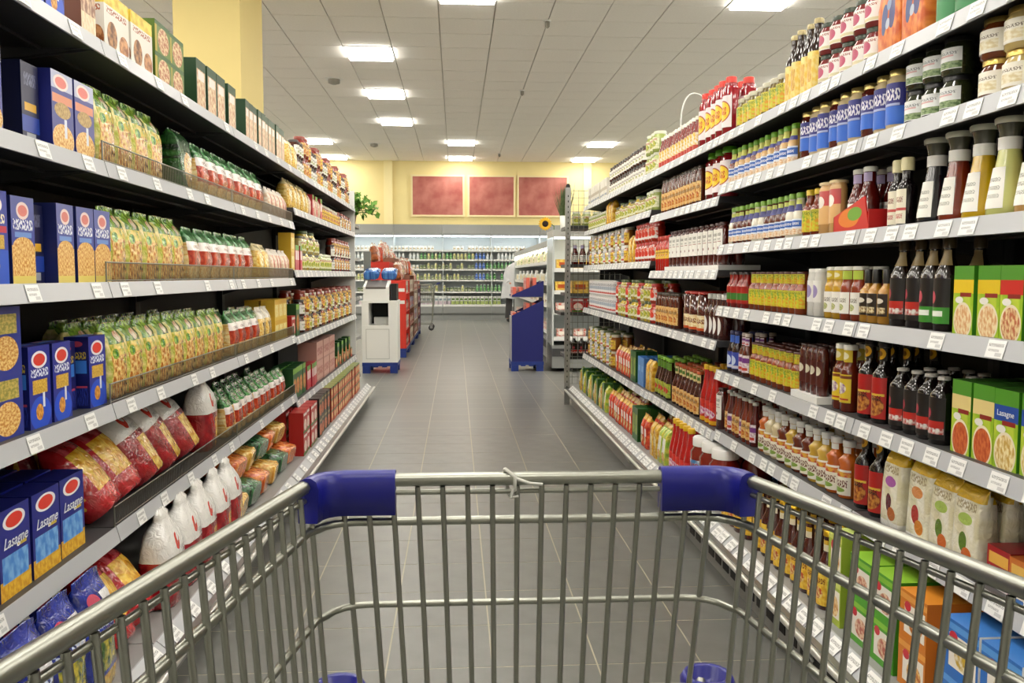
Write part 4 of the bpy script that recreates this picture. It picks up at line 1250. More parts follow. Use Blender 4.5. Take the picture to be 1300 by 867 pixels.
# sixth (dressing rack only)
Rr(5, ['osm', 'osm', 'rsm'], 1.64, 1.93, 3)
Rr(5, 'pouch3', 1.95, 2.16, 3)
Rr(5, 'pouch2', 2.165, 2.3, 3)
Rr(5, 'pouch1', 2.31, 2.42, 3)
Rr(5, 'redarch', 2.45, 2.64, 3, gap=.025)
Rr(5, ['cr_orange', 'cr_orange', 'cr_yellow', 'cr_yellow', 'cr_brown', 'cr_brown', 'cr_yellow', 'cr_brown', 'cr_cream', 'cr_cream'], 2.67, 3.5, 4)
Rr(5, ['slim2', 'slim1', 'slim1'], 3.52, 3.93, 4)
# base tray
Rr('base', 'mblue', 1.2, 1.98, 2, 2)
Rr('base', 'morange', 2.0, 2.14, 2, 2)
Rr('base', 'mgreen', 2.15, 2.44, 2, 2)
Rr('base', 'mlime', 2.46, 2.56, 2, 2)
Rr('base', 'gneck', 2.59, 3.3, 5)
Rr('base', 'smalljar', 3.32, 3.72, 5)
Rr('base', 'bigjar', 3.75, 4.2, 3)
Rr('base', 'squeeze', 4.22, 4.62, 4, gap=.003)
Rr('base', 'lgpack', 4.65, 4.84, 4)
Rr('base', 'ypack', 4.86, 5.1, 4)
Rr('base', 'rpack', 5.12, 5.35, 4)
Rr('base', 'gpack', 5.37, 5.55, 3)
Rr('base', 'rpack', 5.6, 6.5, 3)
Rr('base', ['lgpack', 'gpack', 'ypack'], 6.55, 8.1, 3)
# white trays under some of the bottles
for (lev, y0, y1) in ((2, 3.985, 5.03), (4, 2.845, 3.075)):
    L = y1 - y0
    b = MB()
    mt = mat('tray_white', '#eeeeea', .5)
    x0 = LIPR + .022
    b.box(0, .2, 0, L, 0, .0235, mt)
    z = (ZR1 if y0 < 3.9 else ZR2)[lev]
    tag(build(b, 'display_tray', None, (x0, y0, z)), 'low white cardboard tray under ' + ('keystone label barbecue bottles' if lev == 2 else 'slim dark red bottles'), 'tray')
# red tray with green and orange print in front of the lilac necked ketchup
M_rt = A('red_tray', '#c81c1c', ('e', .45, .45, .3, .3, '#e07a1c'), ('e', .62, .55, .2, .2, '#6aa02c'))
b = MB()
b.face([(0, 0, 0), (0, .24, 0), (0, .24, .05), (0, .03, .1)], M_rt, [(1, 0), (0, 0), (0, .6), (.9, 1)])
b.face([(.004, .03, .1), (.004, .24, .05), (.004, .24, 0), (.004, 0, 0)], M_rt)
b.face([(0, 0, 0), (0, .03, .1), (.004, .03, .1), (.004, 0, 0)], M_rt)
b.face([(0, .03, .1), (0, .24, .05), (.004, .24, .05), (.004, .03, .1)], M_rt)
b.box(.0, .1, .0, .004, 0, .06, mat('red_card', '#c01c1c', .5))
b.box(.0, .1, .236, .24, 0, .05, mat('red_card', '#c01c1c', .5))
tag(build(b, 'display_tray', None, (LIPR + .022, 2.515, ZR1[2])), 'red cardboard tray printed with green fruit beside lilac necked ketchup', 'tray')
# bent white strip standing up from the ketchup rack's top shelf
b = MB()
pts = []
for k in range(17):
    a = PI * k / 16
    pts.append((.075 - .075 * math.cos(a), .02 * k / 16, .20 * math.sin(a) ** .7 if k < 9 else .20 - .12 * (1 - math.sin(a) ** .7)))
b.tube(pts, .004, plastic('#ecebe6'), 6)
tag(build(b, 'shelf_talker', None, (LIPR + .04, 4.78, ZR2[0] + .16)), 'bent white plastic strip arching above the small red bottles', 'sign strip')

# ------------------------------------------------------------------ shopping trolley
def make_cart(label, loc, rz):
    t = thing('shopping_trolley', label, 'shopping cart', loc, rz)
    FY = 1.06
    def W(z, y):
        base = .240 + (z - .62) * (.262 - .240) / .364
        return base + (FY - y) * .155
    def fy(z):
        return FY + (.984 - z) * .10
    def rimz(y):
        return .984 + (FY - y) * .04
    def loop(z, r=.04, y0=.24, rise=False, sgn=1):
        f = fy(z)
        def P(x, y):
            return (x, y, (z + (FY - y) * .04) if rise else z)
        wl = W(z, f)
        pts = [P(-W(z, y0), y0), P(-W(z, .6), .6), P(-W(z, f - r), f - r)]
        for k in range(1, 5):
            a = PI / 2 * k / 5
            pts.append(P(-wl + r - r * math.cos(a), f - r + r * math.sin(a)))
        pts += [P(-wl + r, f), P(wl - r, f)]
        for k in range(1, 5):
            a = PI / 2 * (1 - k / 5)
            pts.append(P(wl - r + r * math.cos(a), f - r + r * math.sin(a)))
        pts += [P(W(z, f - r), f - r), P(W(z, .6), .6), P(W(z, y0), y0)]
        return pts
    for nm, z, r, rad, rise in (('rim_tube', .984, .0085, .038, True), ('basket_wire', .968, .0034, .038, True), ('basket_wire', .931, .0056, .045, False), ('basket_wire', .822, .0045, .05, False), ('basket_wire', .70, .004, .05, False), ('basket_wire', .62, .005, .05, False)):
        b = MB()
        b.tube(loop(z, rad, rise=rise), r, M_zinc, 8)
        build(b, nm, t)
    fr = MB()
    fr.tube([(0, 0, -.012), (0, .036, -.364)], .0036, M_zinc, 6)
    for k in range(16):
        x = (-.2287 + .0305 * k)
        q = .62
        xb = x * W(q, fy(q)) / W(.95, fy(.95))
        b = MB()
        b.tube([(x, FY - .004, .976), (xb, fy(q) - .004, q)], .0037, M_zinc, 6)
        build(b, 'basket_wire', t)
    for s in (-1, 1):
        for k in range(25):
            y = .27 + k * .0315
            zt = rimz(y) - .008
            b = MB()
            b.tube([(s * (W(zt, y) - .004), y, zt), (s * (W(.62, y) - .004), y + .012, .62)], .0034, M_zinc, 6)
            build(b, 'basket_wire', t)
    b = MB()
    for k in range(13):
        x = (k / 6 - 1)
        b.tube([(x * W(.62, .25) * .98, .25, .62), (x * W(.62, fy(.62)) * .98, fy(.62), .62)], .003, M_zinc, 5)
    build(b, 'basket_floor', t)
    # blue corner guards on the rim
    for s in (-1, 1):
        b = MB()
        z0, z1 = .943, .9965
        w = W(.96, FY)
        w = W(.984, FY)
        rr = .038
        path = [(w - .098, FY, 0, 1)]
        for a in (0, 22, 45, 68, 86):
            a = math.radians(a)
            path.append((w - rr + rr * math.sin(a), FY - rr + rr * math.cos(a), math.sin(a), math.cos(a)))
        path.append((w + .0015, FY - rr - .004, .99, .1))
        rings = []
        for (x, y, nx, ny) in path:
            ring = []
            for (o, z) in ((-.0115, z0), (.0115, z0), (.013, z1 - .014), (.010, z1 - .004), (.004, z1), (-.004, z1), (-.010, z1 - .004), (-.013, z1 - .014)):
                ring.append((s * (x + nx * o), y + ny * o, z))
            rings.append(ring)
        b.grid(rings, M_blueplastic)
        b.cap(rings[0], M_blueplastic, True)
        b.cap(rings[-1], M_blueplastic)
        g_ = build(b, 'corner_guard', t)
        g_['label'] = 'blue plastic corner guard'
        b = MB()
        b.lathe([(.036, 0), (.039, .008), (.039, .03), (.034, .038), (.027, .036), (.024, .02), (.004, .018)], M_blueplastic, 18)
        build(b, 'front_bumper', t, (s * .263 + .008, 1.20, .624))
        b = MB()
        b.tube([(s * .225, 1.09, .62), (s * .25, 1.17, .64), (s * .262, 1.20, .65)], .008, M_zinc, 6)
        build(b, 'bumper_bracket', t)
        # chassis and castors
        b = MB()
        b.tube([(s * .33, .14, 1.03), (s * .335, .2, .95), (s * .3, .24, .3), (s * .27, .26, .14), (s * .24, .95, .14)], .011, M_zinc, 8)
        build(b, 'chassis_tube', t)
        b = MB()
        b.tube([(s * .24, .55, .15), (s * .26, .62, .4), (s * .25, .7, .615)], .010, M_zinc, 8)
        build(b, 'chassis_tube', t)
        for y in (.26, .93):
            x = s * (.27 if y < .5 else .242)
            c = MB()
            c.box(x - .018, x - .014, y - .03, y + .03, .05, .125, M_steel)
            c.box(x + .014, x + .018, y - .03, y + .03, .05, .125, M_steel)
            c.box(x - .018, x + .018, y - .03, y + .03, .12, .135, M_steel)
            fk = build(c, 'castor', t)
            wv = MB()
            n = 18
            rings = [[(x + dx, y + r_ * math.cos(2 * PI * k / n), .0625 + r_ * math.sin(2 * PI * k / n)) for k in range(n)] for dx, r_ in ((-.012, .052), (-.011, .061), (.011, .061), (.012, .052))]
            wv.grid(rings, M_rubber)
            wv.cap(rings[0], M_rubber, True)
            wv.cap(rings[-1], M_rubber)
            build(wv, 'wheel', fk)
    b = MB()
    b.tube([(-.33, .14, 1.03), (-.33, .08, 1.045), (.33, .08, 1.045), (.33, .14, 1.03)], .014, M_blueplastic, 10)
    build(b, 'handle', t)
    # back gate
    b = MB()
    for k in range(20):
        x = (k / 9.5 - 1) * .33
        b.tube([(x, .25, .62), (x, .25, 1.0)], .003, M_zinc, 5)
    b.tube([(-.37, .25, 1.0), (.37, .25, 1.0)], .005, M_zinc, 6)
    build(b, 'rear_gate', t)
    return t

cart = make_cart('wire shopping trolley with blue corner guards standing on the aisle tiles', (.09, 0, 0), 0)
b = MB()
for (pts, r) in (([(-.012, 0, .012), (0, -.009, .004), (.0, -.008, -.012), (-.006, .004, -.022), (-.01, .008, -.004), (-.012, 0, .012)], .0026), ([(0, -.008, .002), (.018, -.01, -.004), (.034, -.008, -.006)], .0022), ([(-.002, -.008, -.01), (-.006, -.01, -.022), (.004, -.009, -.02)], .002)):
    b.tube(pts, r, mat('torn_tie', '#c9c9c2', .5), 5)
tie = build(b, 'cable_tie', cart, (-.018, 1.06, .984))
tie['label'] = 'torn whitish plastic tie'
make_cart('wire shopping trolley parked behind the promotional pallet row', (-.28, 19.6, 0), PI / 2)

# ------------------------------------------------------------------ wall of chilled cabinets at the back
FY0 = 24.0
M_fr = mat('fridge_white', '#e3e8e8', .4)
M_frg = mat('fridge_grey', '#8f918f', .4, .3)
M_frlamp = emis('fridge_lamp', '#f2fbff', 14)
FZ = (1.90, 1.645, 1.38, 1.085, .765)
FW = 1.335
for k in range(6):
    x0 = -4.36 + k * FW
    lbl = ('chilled wall cabinet behind the jar rack', 'chilled wall cabinet with white milk behind promotional pallets', 'chilled wall cabinet left of the middle seam with white cups', 'chilled wall cabinet with green and blue drinks', 'chilled wall cabinet beside the person in grey', 'chilled wall cabinet behind the cheese cabinet')[k]
    t = thing('wall_fridge', lbl, 'refrigerator', (x0, FY0, 0))
    b = MB()
    b.box(.004, FW - .004, .82, .86, .12, 2.62, M_fr)
    build(b, 'back_panel', t)
    b = MB()
    b.prism([(.0, 2.30), (.0, 2.36), (.12, 2.60), (.86, 2.62), (.86, 2.5), (.1, 2.30)], 'x', .003, FW - .003, M_frg)
    build(b, 'canopy', t)
    b = MB()
    b.box(.03, FW - .03, .12, .20, 2.27, 2.295, M_frlamp)
    build(b, 'lamp', t)
    b = MB()
    b.prism([(.03, .0), (.03, .12), (-.02, .18), (-.02, .33), (.04, .36), (.84, .36), (.84, 0)], 'x', .003, FW - .003, M_frg)
    build(b, 'base', t)
    b = MB()
    b.box(.02, FW - .02, -.01, .0, .36, .42, M_white)
    build(b, 'front_guard', t)
    for z in FZ:
        b = MB()
        b.box(.006, FW - .006, .14, .81, z - .02, z, M_fr)
        sh = build(b, 'shelf', t)
        b = MB()
        b.box(.006, FW - .006, .125, .139, z - .035, z + .008, M_white)
        build(b, 'price_rail', sh)
    b = MB()
    b.box(.0, .012, .03, .8, .36, 2.3, M_fr)
    build(b, 'side_panel', t)

def fr_place(key, x, z, lev):
    kd = KINDS[key]
    kd.place((x, FY0 + .17 + random.uniform(0, .01), z), (0, 0, 0), kd.desc + ', ' + lev, kd.desc + ' on ' + lev, True)
levn = ('top chilled wall shelf', 'second chilled wall shelf', 'third chilled wall shelf', 'fourth chilled wall shelf', 'fifth chilled wall shelf')
for li, z in enumerate(FZ):
    x = -2.75
    while x < 1.95:
        if li == 0:
            key = 'cup' if (x < -.6 or x > -.1) else None
        elif x < -1.0:
            key = ('milk_w', 'milk_w', 'cup', 'milk_y', 'cupd')[li]
        elif x < .5:
            key = ('cup', random.choice(['milk_y', 'milk_g', 'milk_y']), random.choice(['cupd', 'milk_y']), random.choice(['milk_y', 'cupd']), random.choice(['cupd', 'milk_y']))[li]
        elif x < .86:
            key = ('cup', 'milk_b', 'milk_b', 'milk_b', 'milk_g')[li]
        else:
            key = ('cup', 'milk_w', 'milk_g', 'milk_g', 'milk_g')[li]
        if key and random.random() > .04:
            fr_place(key, x, z, levn[li])
        x += .098 + random.uniform(0, .006)
carton('mcart', 'milk_carton', 'white and pastel milk carton', .1, .1, .29, A('mcart', ('#d8dcdc', '#f0f0ee', 3), ('r', .5, .3, .5, .2, '#c9b8c0'), ('r', .5, .65, .4, .1, '#8a9aa0')), '#e0e2e2')
carton('mcartg', 'milk_carton', 'white carton with green and yellow print', .1, .1, .28, A('mcartg', '#e6e6dc', ('r', .5, .3, .5, .22, '#a8b86a'), ('r', .5, .7, .4, .1, '#5a7a3a')), '#e0e2da')
x = -2.6
while x < 1.25:
    fr_place('mcart' if x < -.1 else 'mcartg', x, .361, 'bottom chilled wall tray')
    x += .115
crate = MB()
M_crate = mat('crate_white', '#dfe2e4', .5)
for (xa_, xb_, ya_, yb_) in ((0, .42, 0, .012), (0, .42, .288, .3), (0, .012, 0, .3), (.408, .42, 0, .3)):
    crate.box(xa_, xb_, ya_, yb_, 0, .04, M_crate)
    crate.box(xa_, xb_, ya_, yb_, .24, .28, M_crate)
for k in range(8):
    for (sx_) in (-1, 1):
        xa_ = .03 + k * .05
        crate.tube([(xa_, .006, .04 if sx_ > 0 else .24), (min(xa_ + .1, .41), .006, .24 if sx_ > 0 else .04)], .007, M_crate, 4)
crate.box(.012, .408, .012, .288, 0, .01, M_crate)
for k in range(2):
    tag(link('plastic_crate', crate.mesh('plastic_crate'), None, (1.32 + k * .45, FY0 + .05, .361)), 'white lattice plastic crate in the chilled wall cabinet', 'crate', 'lattice crates in the chilled wall')

# ------------------------------------------------------------------ promotional pallets
def pallet_parts(t, x0, x1, y0, y1, h=.135, mt=None):
    mt = mt or M_palletblue
    b = MB()
    b.box(x0, x1, y0, y1, h - .045, h, mt)
    for k in range(4):
        xx = x0 + (x1 - x0) * (k + .5) / 4
        b.box(xx - .03, xx + .03, y0 + .01, y1 - .01, h - .06, h - .045, mt)
    p = build(b, 'pallet', t)
    for xx in (x0, x1 - .1):
        for yy in (y0, y1 - .1):
            f = MB()
            f.box(xx + .004, xx + .096, yy + .004, yy + .096, 0, h - .046, mt)
            build(f, 'foot', p)

# white bin display
t = thing('display_bin', 'white display bin with dark opening on blue pallet', 'display stand', (-1.168, 10.95, 0))
W_ = .442
pallet_parts(t, 0, W_, 0, .5)
M_wb = mat('bin_white', '#e9e9e6', .45)
b = MB()
b.box(0, W_, .004, .5, .136, .60, M_wb)
body = build(b, 'bin_body', t)
b = MB()
for (x0, x1, z0, z1) in ((.05, .34, .55, .556), (.05, .34, .18, .186), (.05, .056, .18, .556), (.334, .34, .18, .556)):
    b.box(x0, x1, .0, .004, z0, z1, mat('bin_line', '#b4b4b0', .5))
build(b, 'door_outline', body)
for (x0, x1) in ((0, .085), (.33, W_)):
    b = MB()
    b.box(x0, x1, .004, .5, .601, .88, M_wb)
    build(b, 'bin_pillar', t)
b = MB()
b.box(.085, .33, .46, .5, .601, .88, M_black)
build(b, 'bin_back', t)
b = MB()
b.box(-.005, W_ + .005, .0, .5, .881, .91, M_wb)
build(b, 'bin_top', t)
b = MB()
b.prism([(.02, .911), (.02, 1.08), (.34, 1.16), (.36, .911)], 'x', .02, .34, M_wb)
tr = build(b, 'sloping_lid', t)
b = MB()
b.prism([(.016, 1.055), (.019, 1.08), (.34, 1.162), (.34, 1.145)], 'x', .05, .3, mat('lid_slot', '#5a5350', .5))
build(b, 'lid_slot', tr)
b = MB()
b.box(.36, .43, .05, .4, .911, 1.12, M_black)
build(b, 'side_box', t)
b = MB()
b.box(-.02, .07, .505, .52, .136, 1.53, mat('post_grey', '#777a78', .4, .3))
build(b, 'back_post', t)
b = MB()
b.box(.02, .25, .25, .4, 0, .09, M_wb)
tag(build(b, 'white_box', None, (-1.06, 10.97, .601)), 'small white box inside the display bin opening', 'box')

def snack_kind(key, desc, c1, c2, c3, seed):
    bag(key, 'snack_bag', desc, .2, .11, .28, A('snack_' + key, (c1, c2, 5), ('e', .5, .5, .3, .2, (c3, c1, 7)), ('r', .5, .88, .5, .07, '#e0d8cc'), rough=.2, coat=.5), seed=seed)
snack_kind('sn_red', 'glossy red snack bag', '#9a2a14', '#c84a24', '#e8b04a', 31)
snack_kind('sn_brown', 'brown and orange snack bag', '#6a341a', '#b8602a', '#e0c08a', 32)
snack_kind('sn_white', 'pale snack bag with red print', '#d8c8b8', '#b86a50', '#efe6da', 33)
snack_kind('sn_blue', 'blue and white snack bag', '#1f4fa0', '#4a86cc', '#e8ecf2', 34)
for x_ in (-1.085, -.855):
    settle('sn_blue', -1, x_, 11.28, 1.165, (-1.25, 0, random.uniform(-.08, .08)), 3, 'blue and white snack bag lying on the white display bin')

carton('p_red', 'promo_carton', 'red and brown promotional carton', .19, .1, .15, A('p_red', ('#8a2a1c', '#c2502c', 4), ('r', .5, .5, .34, .2, '#e8d8c4')), '#7a2418')
carton('p_white', 'promo_carton', 'white and brown promotional carton', .19, .1, .19, A('p_white', ('#e0d8cc', '#c9a888', 4), ('r', .5, .4, .34, .2, '#7a3a2a')), '#cfc4b8')
carton('p_blue', 'promo_carton', 'violet and white promotional carton', .19, .1, .17, A('p_blue', ('#5a4a7a', '#d8d0d8', 4), ('r', .5, .4, .3, .2, '#b8362c')), '#4a4068')
def promo(y0, y1, col, label, kinds, h=1.45, signs=False):
    x0, x1 = -1.28, -.735
    t = thing('pallet_display', label, 'display stand', (0, 0, 0))
    pallet_parts(t, x0, x1, y0, y1)
    m = mat('card_' + col, col, .5)
    b = MB()
    b.box(x0, x0 + .3, y0 + .012, y1 - .012, .136, h, m)
    build(b, 'core', t)
    for y in (y0, y1 - .012):
        b = MB()
        b.box(x0, x1, y, y + .012, .136, h - .28, m)
        sd = build(b, 'side_panel', t)
        if signs and y == y0:
            for z in (.98, .80):
                q = MB()
                q.box(x1 - .11, x1 - .02, y0 - .003, y0, z, z + .05, M_white)
                build(q, 'price_sign', sd)
    zt = .136
    tiers = []
    while zt < h - .35:
        b = MB()
        b.box(x0 + .3, x1, y0 + .012, y1 - .012, zt, zt + .012, m)
        build(b, 'tier_board', t)
        tiers.append(zt + .012)
        zt += .27
    b = MB()
    b.box(x0 + .3, x1, y0 + .012, y1 - .012, h - .283, h - .271, m)
    build(b, 'tier_board', t)
    for i, z in enumerate(tiers):
        kd = KINDS[kinds[i % len(kinds)]]
        w, d, hh = kd.size
        n = int((y1 - y0 - .03) / (w + .004))
        for k in range(n):
            kd.place((x1 - .01 - random.uniform(0, .01), y0 + .016 + (k + .5) * (y1 - y0 - .03) / n, z), (0, 0, PI / 2), kd.desc + ' on ' + label, kd.desc + ' on ' + label, True)
promo(13.03, 14.0, '#cf2f1e', 'red cardboard pallet display', ['p_red', 'p_white'], 1.42, True)
promo(14.15, 15.5, '#8a5a44', 'brown cardboard pallet display', ['p_white', 'p_red', 'p_blue'], 1.5)
promo(15.65, 17.0, '#b8a898', 'beige cardboard pallet display', ['p_red', 'p_blue', 'p_white'], 1.4)
promo(17.15, 18.4, '#6a4a5a', 'plum cardboard pallet display', ['p_blue', 'p_red'], 1.3)
for (y0, n, h, nm) in ((13.12, 4, 1.42, 'red'), (14.25, 5, 1.5, 'brown'), (15.8, 5, 1.4, 'beige'), (17.25, 4, 1.3, 'plum')):
    for k in range(n):
        kd = ('sn_red', 'sn_brown', 'sn_white')[(k + n) % 3]
        settle(kd, -1, -.80 + random.uniform(-.02, .01), y0 + k * .245, h - .27, (random.uniform(-.18, .05), 0, PI / 2 + random.uniform(-.3, .3)), 0, KINDS[kd].desc + ' on the open top tier of %s pallet display' % nm)
        settle(kd, -1, -1.13 + random.uniform(-.02, .02), y0 + k * .245, h, (random.uniform(-.2, .0), 0, PI / 2 + random.uniform(-.3, .3)), 0, KINDS[kd].desc + ' heaped on %s cardboard pallet display' % nm)

# dark blue cardboard display
t = thing('display_stand', 'dark blue cardboard display with sloping tiers on pallet', 'display stand', (.705, 11.1, 0))
pallet_parts(t, 0, .42, 0, .5, .125)
M_db = mat('card_darkblue', '#141a66', .45)
for y in (.0, .488):
    b = MB()
    b.prism([(.008, .126), (.41, .126), (.415, .915), (.008, .715)], 'y', y, y + .012, M_db)
    b.prism([(.008, .955), (.41, .955), (.415, 1.155), (.008, .975)], 'y', y, y + .012, M_db)
    build(b, 'side_panel', t)
b = MB()
b.box(.395, .41, .012, .488, .126, 1.155, M_db)
build(b, 'back_card', t)
b = MB()
b.box(.008, .02, .012, .488, .126, .70, mat('card_grey', '#a8a8a8', .5))
build(b, 'front_card', t)
for z in (.62, .945):
    b = MB()
    b.box(.008, .395, .012, .488, z, z + .012, mat('card_grey', '#a8a8a8', .5))
    build(b, 'tier_board', t)
carton('candy', 'candy_pack', 'small red and white candy pack', .075, .05, .12, A('candy', ('#c83a2a', '#f0e6e2', 4), ('e', .5, .5, .3, .2, '#b01c1c')), '#d86a58')
for z, nm in ((.632, 'lower'), (.957, 'upper'), (1.077, 'upper'), (.752, 'lower')):
    for i in ((0, 1, 2, 3) if z in (.632, .957) else (2, 3)):
        for k in range(5):
            kd = KINDS['candy']
            kd.place((.725 + i * .085, 11.125 + k * .088 + .05, z + (0 if i < 3 else 0)), (0, 0, -PI / 2), 'small red and white candy pack, %s tier of dark blue display' % nm, 'candy packs on the %s tier' % nm, True)

# chilled cheese cabinet along the right, and its end facing the aisle mouth
M_lampc = emis('cabinet_lamp', '#fff6e0', 20)
def cabinet(label, s_axis, x, y0, y1, depth, zs, ztop, kinds, where):
    """open chilled cabinet; s_axis 'x': faces -x along y0..y1, 'y': faces -y along y0..y1 (as x range)"""
    t = thing('chilled_cabinet', label, 'refrigerator', (0, 0, 0))
    L = y1 - y0
    def bx(d0, d1, a0, a1, z0, z1, mt, nm, parent):
        b = MB()
        if s_axis == 'x':
            b.box(x + d0, x + d1, a0, a1, z0, z1, mt)
        else:
            b.box(a0, a1, x + d0, x + d1, z0, z1, mt)
        return build(b, nm, parent)
    bx(depth - .04, depth, y0, y1, .05, ztop, M_fr, 'back_panel', t)
    bx(.0, depth - .041, y0, y1, .05, .34, M_frg, 'base', t)
    bx(-.02, .0, y0, y1, .2, .30, M_rubber, 'bumper', t)
    bx(.0, depth - .041, y0, y1, ztop - .09, ztop, mat('canopy_grey', '#aaa9a4', .4, .2), 'canopy', t)
    bx(.04, .09, y0 + .03, y1 - .03, ztop - .11, ztop - .091, M_lampc, 'lamp', t)
    for a in (y0, y1 - .02):
        bx(.0, depth - .041, a, a + .02, .341, ztop - .091, mat('cabinet_end', '#c6cbca', .15), 'end_panel', t)
    for zi, z in enumerate(zs):
        sh = bx(.03, depth - .041, y0 + .021, y1 - .021, z - .02, z, M_fr, 'shelf', t)
        bx(.018, .029, y0 + .021, y1 - .021, z - .04, z + .01, M_white, 'price_rail', sh)
        opts = kinds[zi % len(kinds)]
        w = max(KINDS[o].size[0] for o in opts)
        n = int((L - .06) / (w + .012))
        for k in range(n):
            kd = KINDS[opts[(k * 7 // 3) % len(opts)]]
            a = y0 + .03 + (k + .5) * (L - .06) / n
            loc = (x + .045, a, z) if s_axis == 'x' else (a, x + .045, z)
            kd.place(loc, (0, 0, -PI / 2 if s_axis == 'x' else 0), '%s, %s shelf of %s' % (kd.desc, ORD[len(zs) - 1 - zi], where), '%s on %s shelf of %s' % (kd.desc, ORD[len(zs) - 1 - zi], where), True)
carton('cheese_w', 'cheese_pack', 'white cheese pack', .19, .12, .13, A('cheese_w', ('#e6e2cc', '#f4f2e6', 3), ('e', .5, .5, .3, .3, '#e8d48a')), '#ece8d8')
carton('cheese_y', 'cheese_pack', 'yellow cheese pack', .17, .12, .12, A('cheese_y', ('#d8a83a', '#efcf6a', 4), ('r', .5, .5, .3, .2, '#b8501c')), '#d8b04a')
carton('cheese_r', 'cheese_pack', 'red and white dairy pack', .16, .12, .11, A('cheese_r', ('#d8d0c8', '#c24a2c', 4), ('r', .5, .5, .3, .2, '#efe6d8')), '#c8b8a8')
cabinet('long chilled cabinet with lit cream packs behind blue display', 'x', 1.30, 11.75, 19.4, .8, (.42, .80, 1.12, 1.42), 1.72, [('cheese_r',), ('cheese_r', 'cheese_w', 'cup'), ('cheese_w', 'cheese_w', 'milk_w'), ('cheese_w', 'milk_y', 'cheese_w')], 'long chilled cabinet')
cabinet('chilled end cabinet with yellow cheese behind the wire grid', 'y', 11.0, 1.22, 2.6, .7, (.44, .77, 1.03, 1.31), 1.80, [('cheese_r', 'cheese_w'), ('cheese_r', 'cup'), ('cheese_y',), ('cheese_y', 'cheese_w')], 'chilled end cabinet')

# sunflower, grass pot, leafy plant
def petals(b, n, r0, r1, w, mt, dz=0.0):
    for k in range(n):
        a = 2 * PI * k / n
        c, s_ = math.cos(a), math.sin(a)
        P = lambda r, o, y: (c * r - s_ * o, y, s_ * r + c * o)
        b.face([P(r0, -w * .5, -.01), P((r0 + r1) / 2, -w, -.018), P(r1, 0, -.006), P((r0 + r1) / 2, w, -.018), P(r0, w * .5, -.01)], mt)
        b.face([P(r0, w * .5, -.008), P((r0 + r1) / 2, w, -.014), P(r1, 0, -.004), P((r0 + r1) / 2, -w, -.014), P(r0, -w * .5, -.008)], mt)
t = thing('sunflower', 'yellow sunflower with dark centre on chilled end cabinet', 'flower', (1.245, 11.06, 1.80))
b = MB()
b.tube([(0, .02, 0), (0, .02, .05), (-.06, .0, .09), (-.115, -.01, .075)], .006, mat('stem_green', '#4a6a24', .6), 6)
build(b, 'stem', t)
b = MB()
petals(b, 16, .035, .09, .016, mat('petal_yellow', '#eeb61a', .5))
petals(b, 16, .03, .075, .016, mat('petal_yellow', '#eeb61a', .5))
build(b, 'petals', t, (-.115, -.01, .075), (0, 0, -.1))
b = MB()
n = 16
rings = [[(r * math.cos(2 * PI * k / n), y, r * math.sin(2 * PI * k / n)) for k in range(n)] for r, y in ((.04, -.008), (.038, -.02), (.02, -.026), (.002, -.026))]
b.grid(rings, mat('seed_brown', '#2c180c', .8, var=.4, scale=200))
build(b, 'flower_head', t, (-.115, -.01, .075), (0, 0, -.1))

t = thing('potted_grass', 'tall dark green grass in white pot on chilled cabinet', 'plant', (1.40, 11.25, 1.80))
b = MB()
b.lathe([(.05, 0), (.065, .19), (.06, .19), (.055, .17), (.002, .165)], M_white, 14)
build(b, 'pot', t)
b = MB()
mg = mat('grass_green', '#3c4f2a', .6, col2='#5a6a3c', scale=20)
for k in range(120):
    a, r = random.uniform(0, 2 * PI), random.uniform(0, .05)
    x, y = r * math.cos(a), r * math.sin(a)
    h = random.uniform(.28, .48)
    lx, ly = x * 2.2 + random.uniform(-.03, .03), y * 2.2 + random.uniform(-.03, .03)
    w = .005
    b.face([(x - w, y, .16), (x + w, y, .16), (lx + w * .6, ly, .16 + h * .6), (lx * 1.3, ly * 1.3, .16 + h), (lx - w * .6, ly, .16 + h * .6)], mg)
stuff(build(b, 'grass_blades', t))

# end rack behind the jar rack carrying a leafy plant
def end_rack(label, x0, x1, y0, y1, zs, top):
    t = thing('end_rack', label, 'shelf', (0, 0, 0))
    b = MB()
    b.box(x0, x1, y0, y0 + .02, .02, top, M_anth_shade)
    build(b, 'back_panel', t)
    for z in zs:
        b = MB()
        b.box(x0, x1, y0 + .021, y1, z - .03, z, M_shelf)
        sh = build(b, 'shelf', t)
        b = MB()
        b.box(x0, x1, y1 + .001, y1 + .012, z - .04, z + .003, M_rail)
        build(b, 'price_rail', sh)
    return t
end_rack('end rack carrying the leafy plant behind jar rack', -1.95, -1.0, 8.76, 9.25, (.2, .6, 1.0, 1.4, 1.74), 1.74)
t = thing('leafy_plant', 'bushy leafy green plant on end rack of jar rack', 'plant', (-1.09, 9.05, 1.741))
b = MB()
b.lathe([(.07, 0), (.09, .12), (.085, .12), (.08, .1), (.002, .095)], mat('pot_brown', '#6a4a34', .7), 14)
build(b, 'pot', t)
b = MB()
stems = MB()
ml = mat('leaf_green', '#3f7a1c', .45, col2='#6fa02c', scale=12)
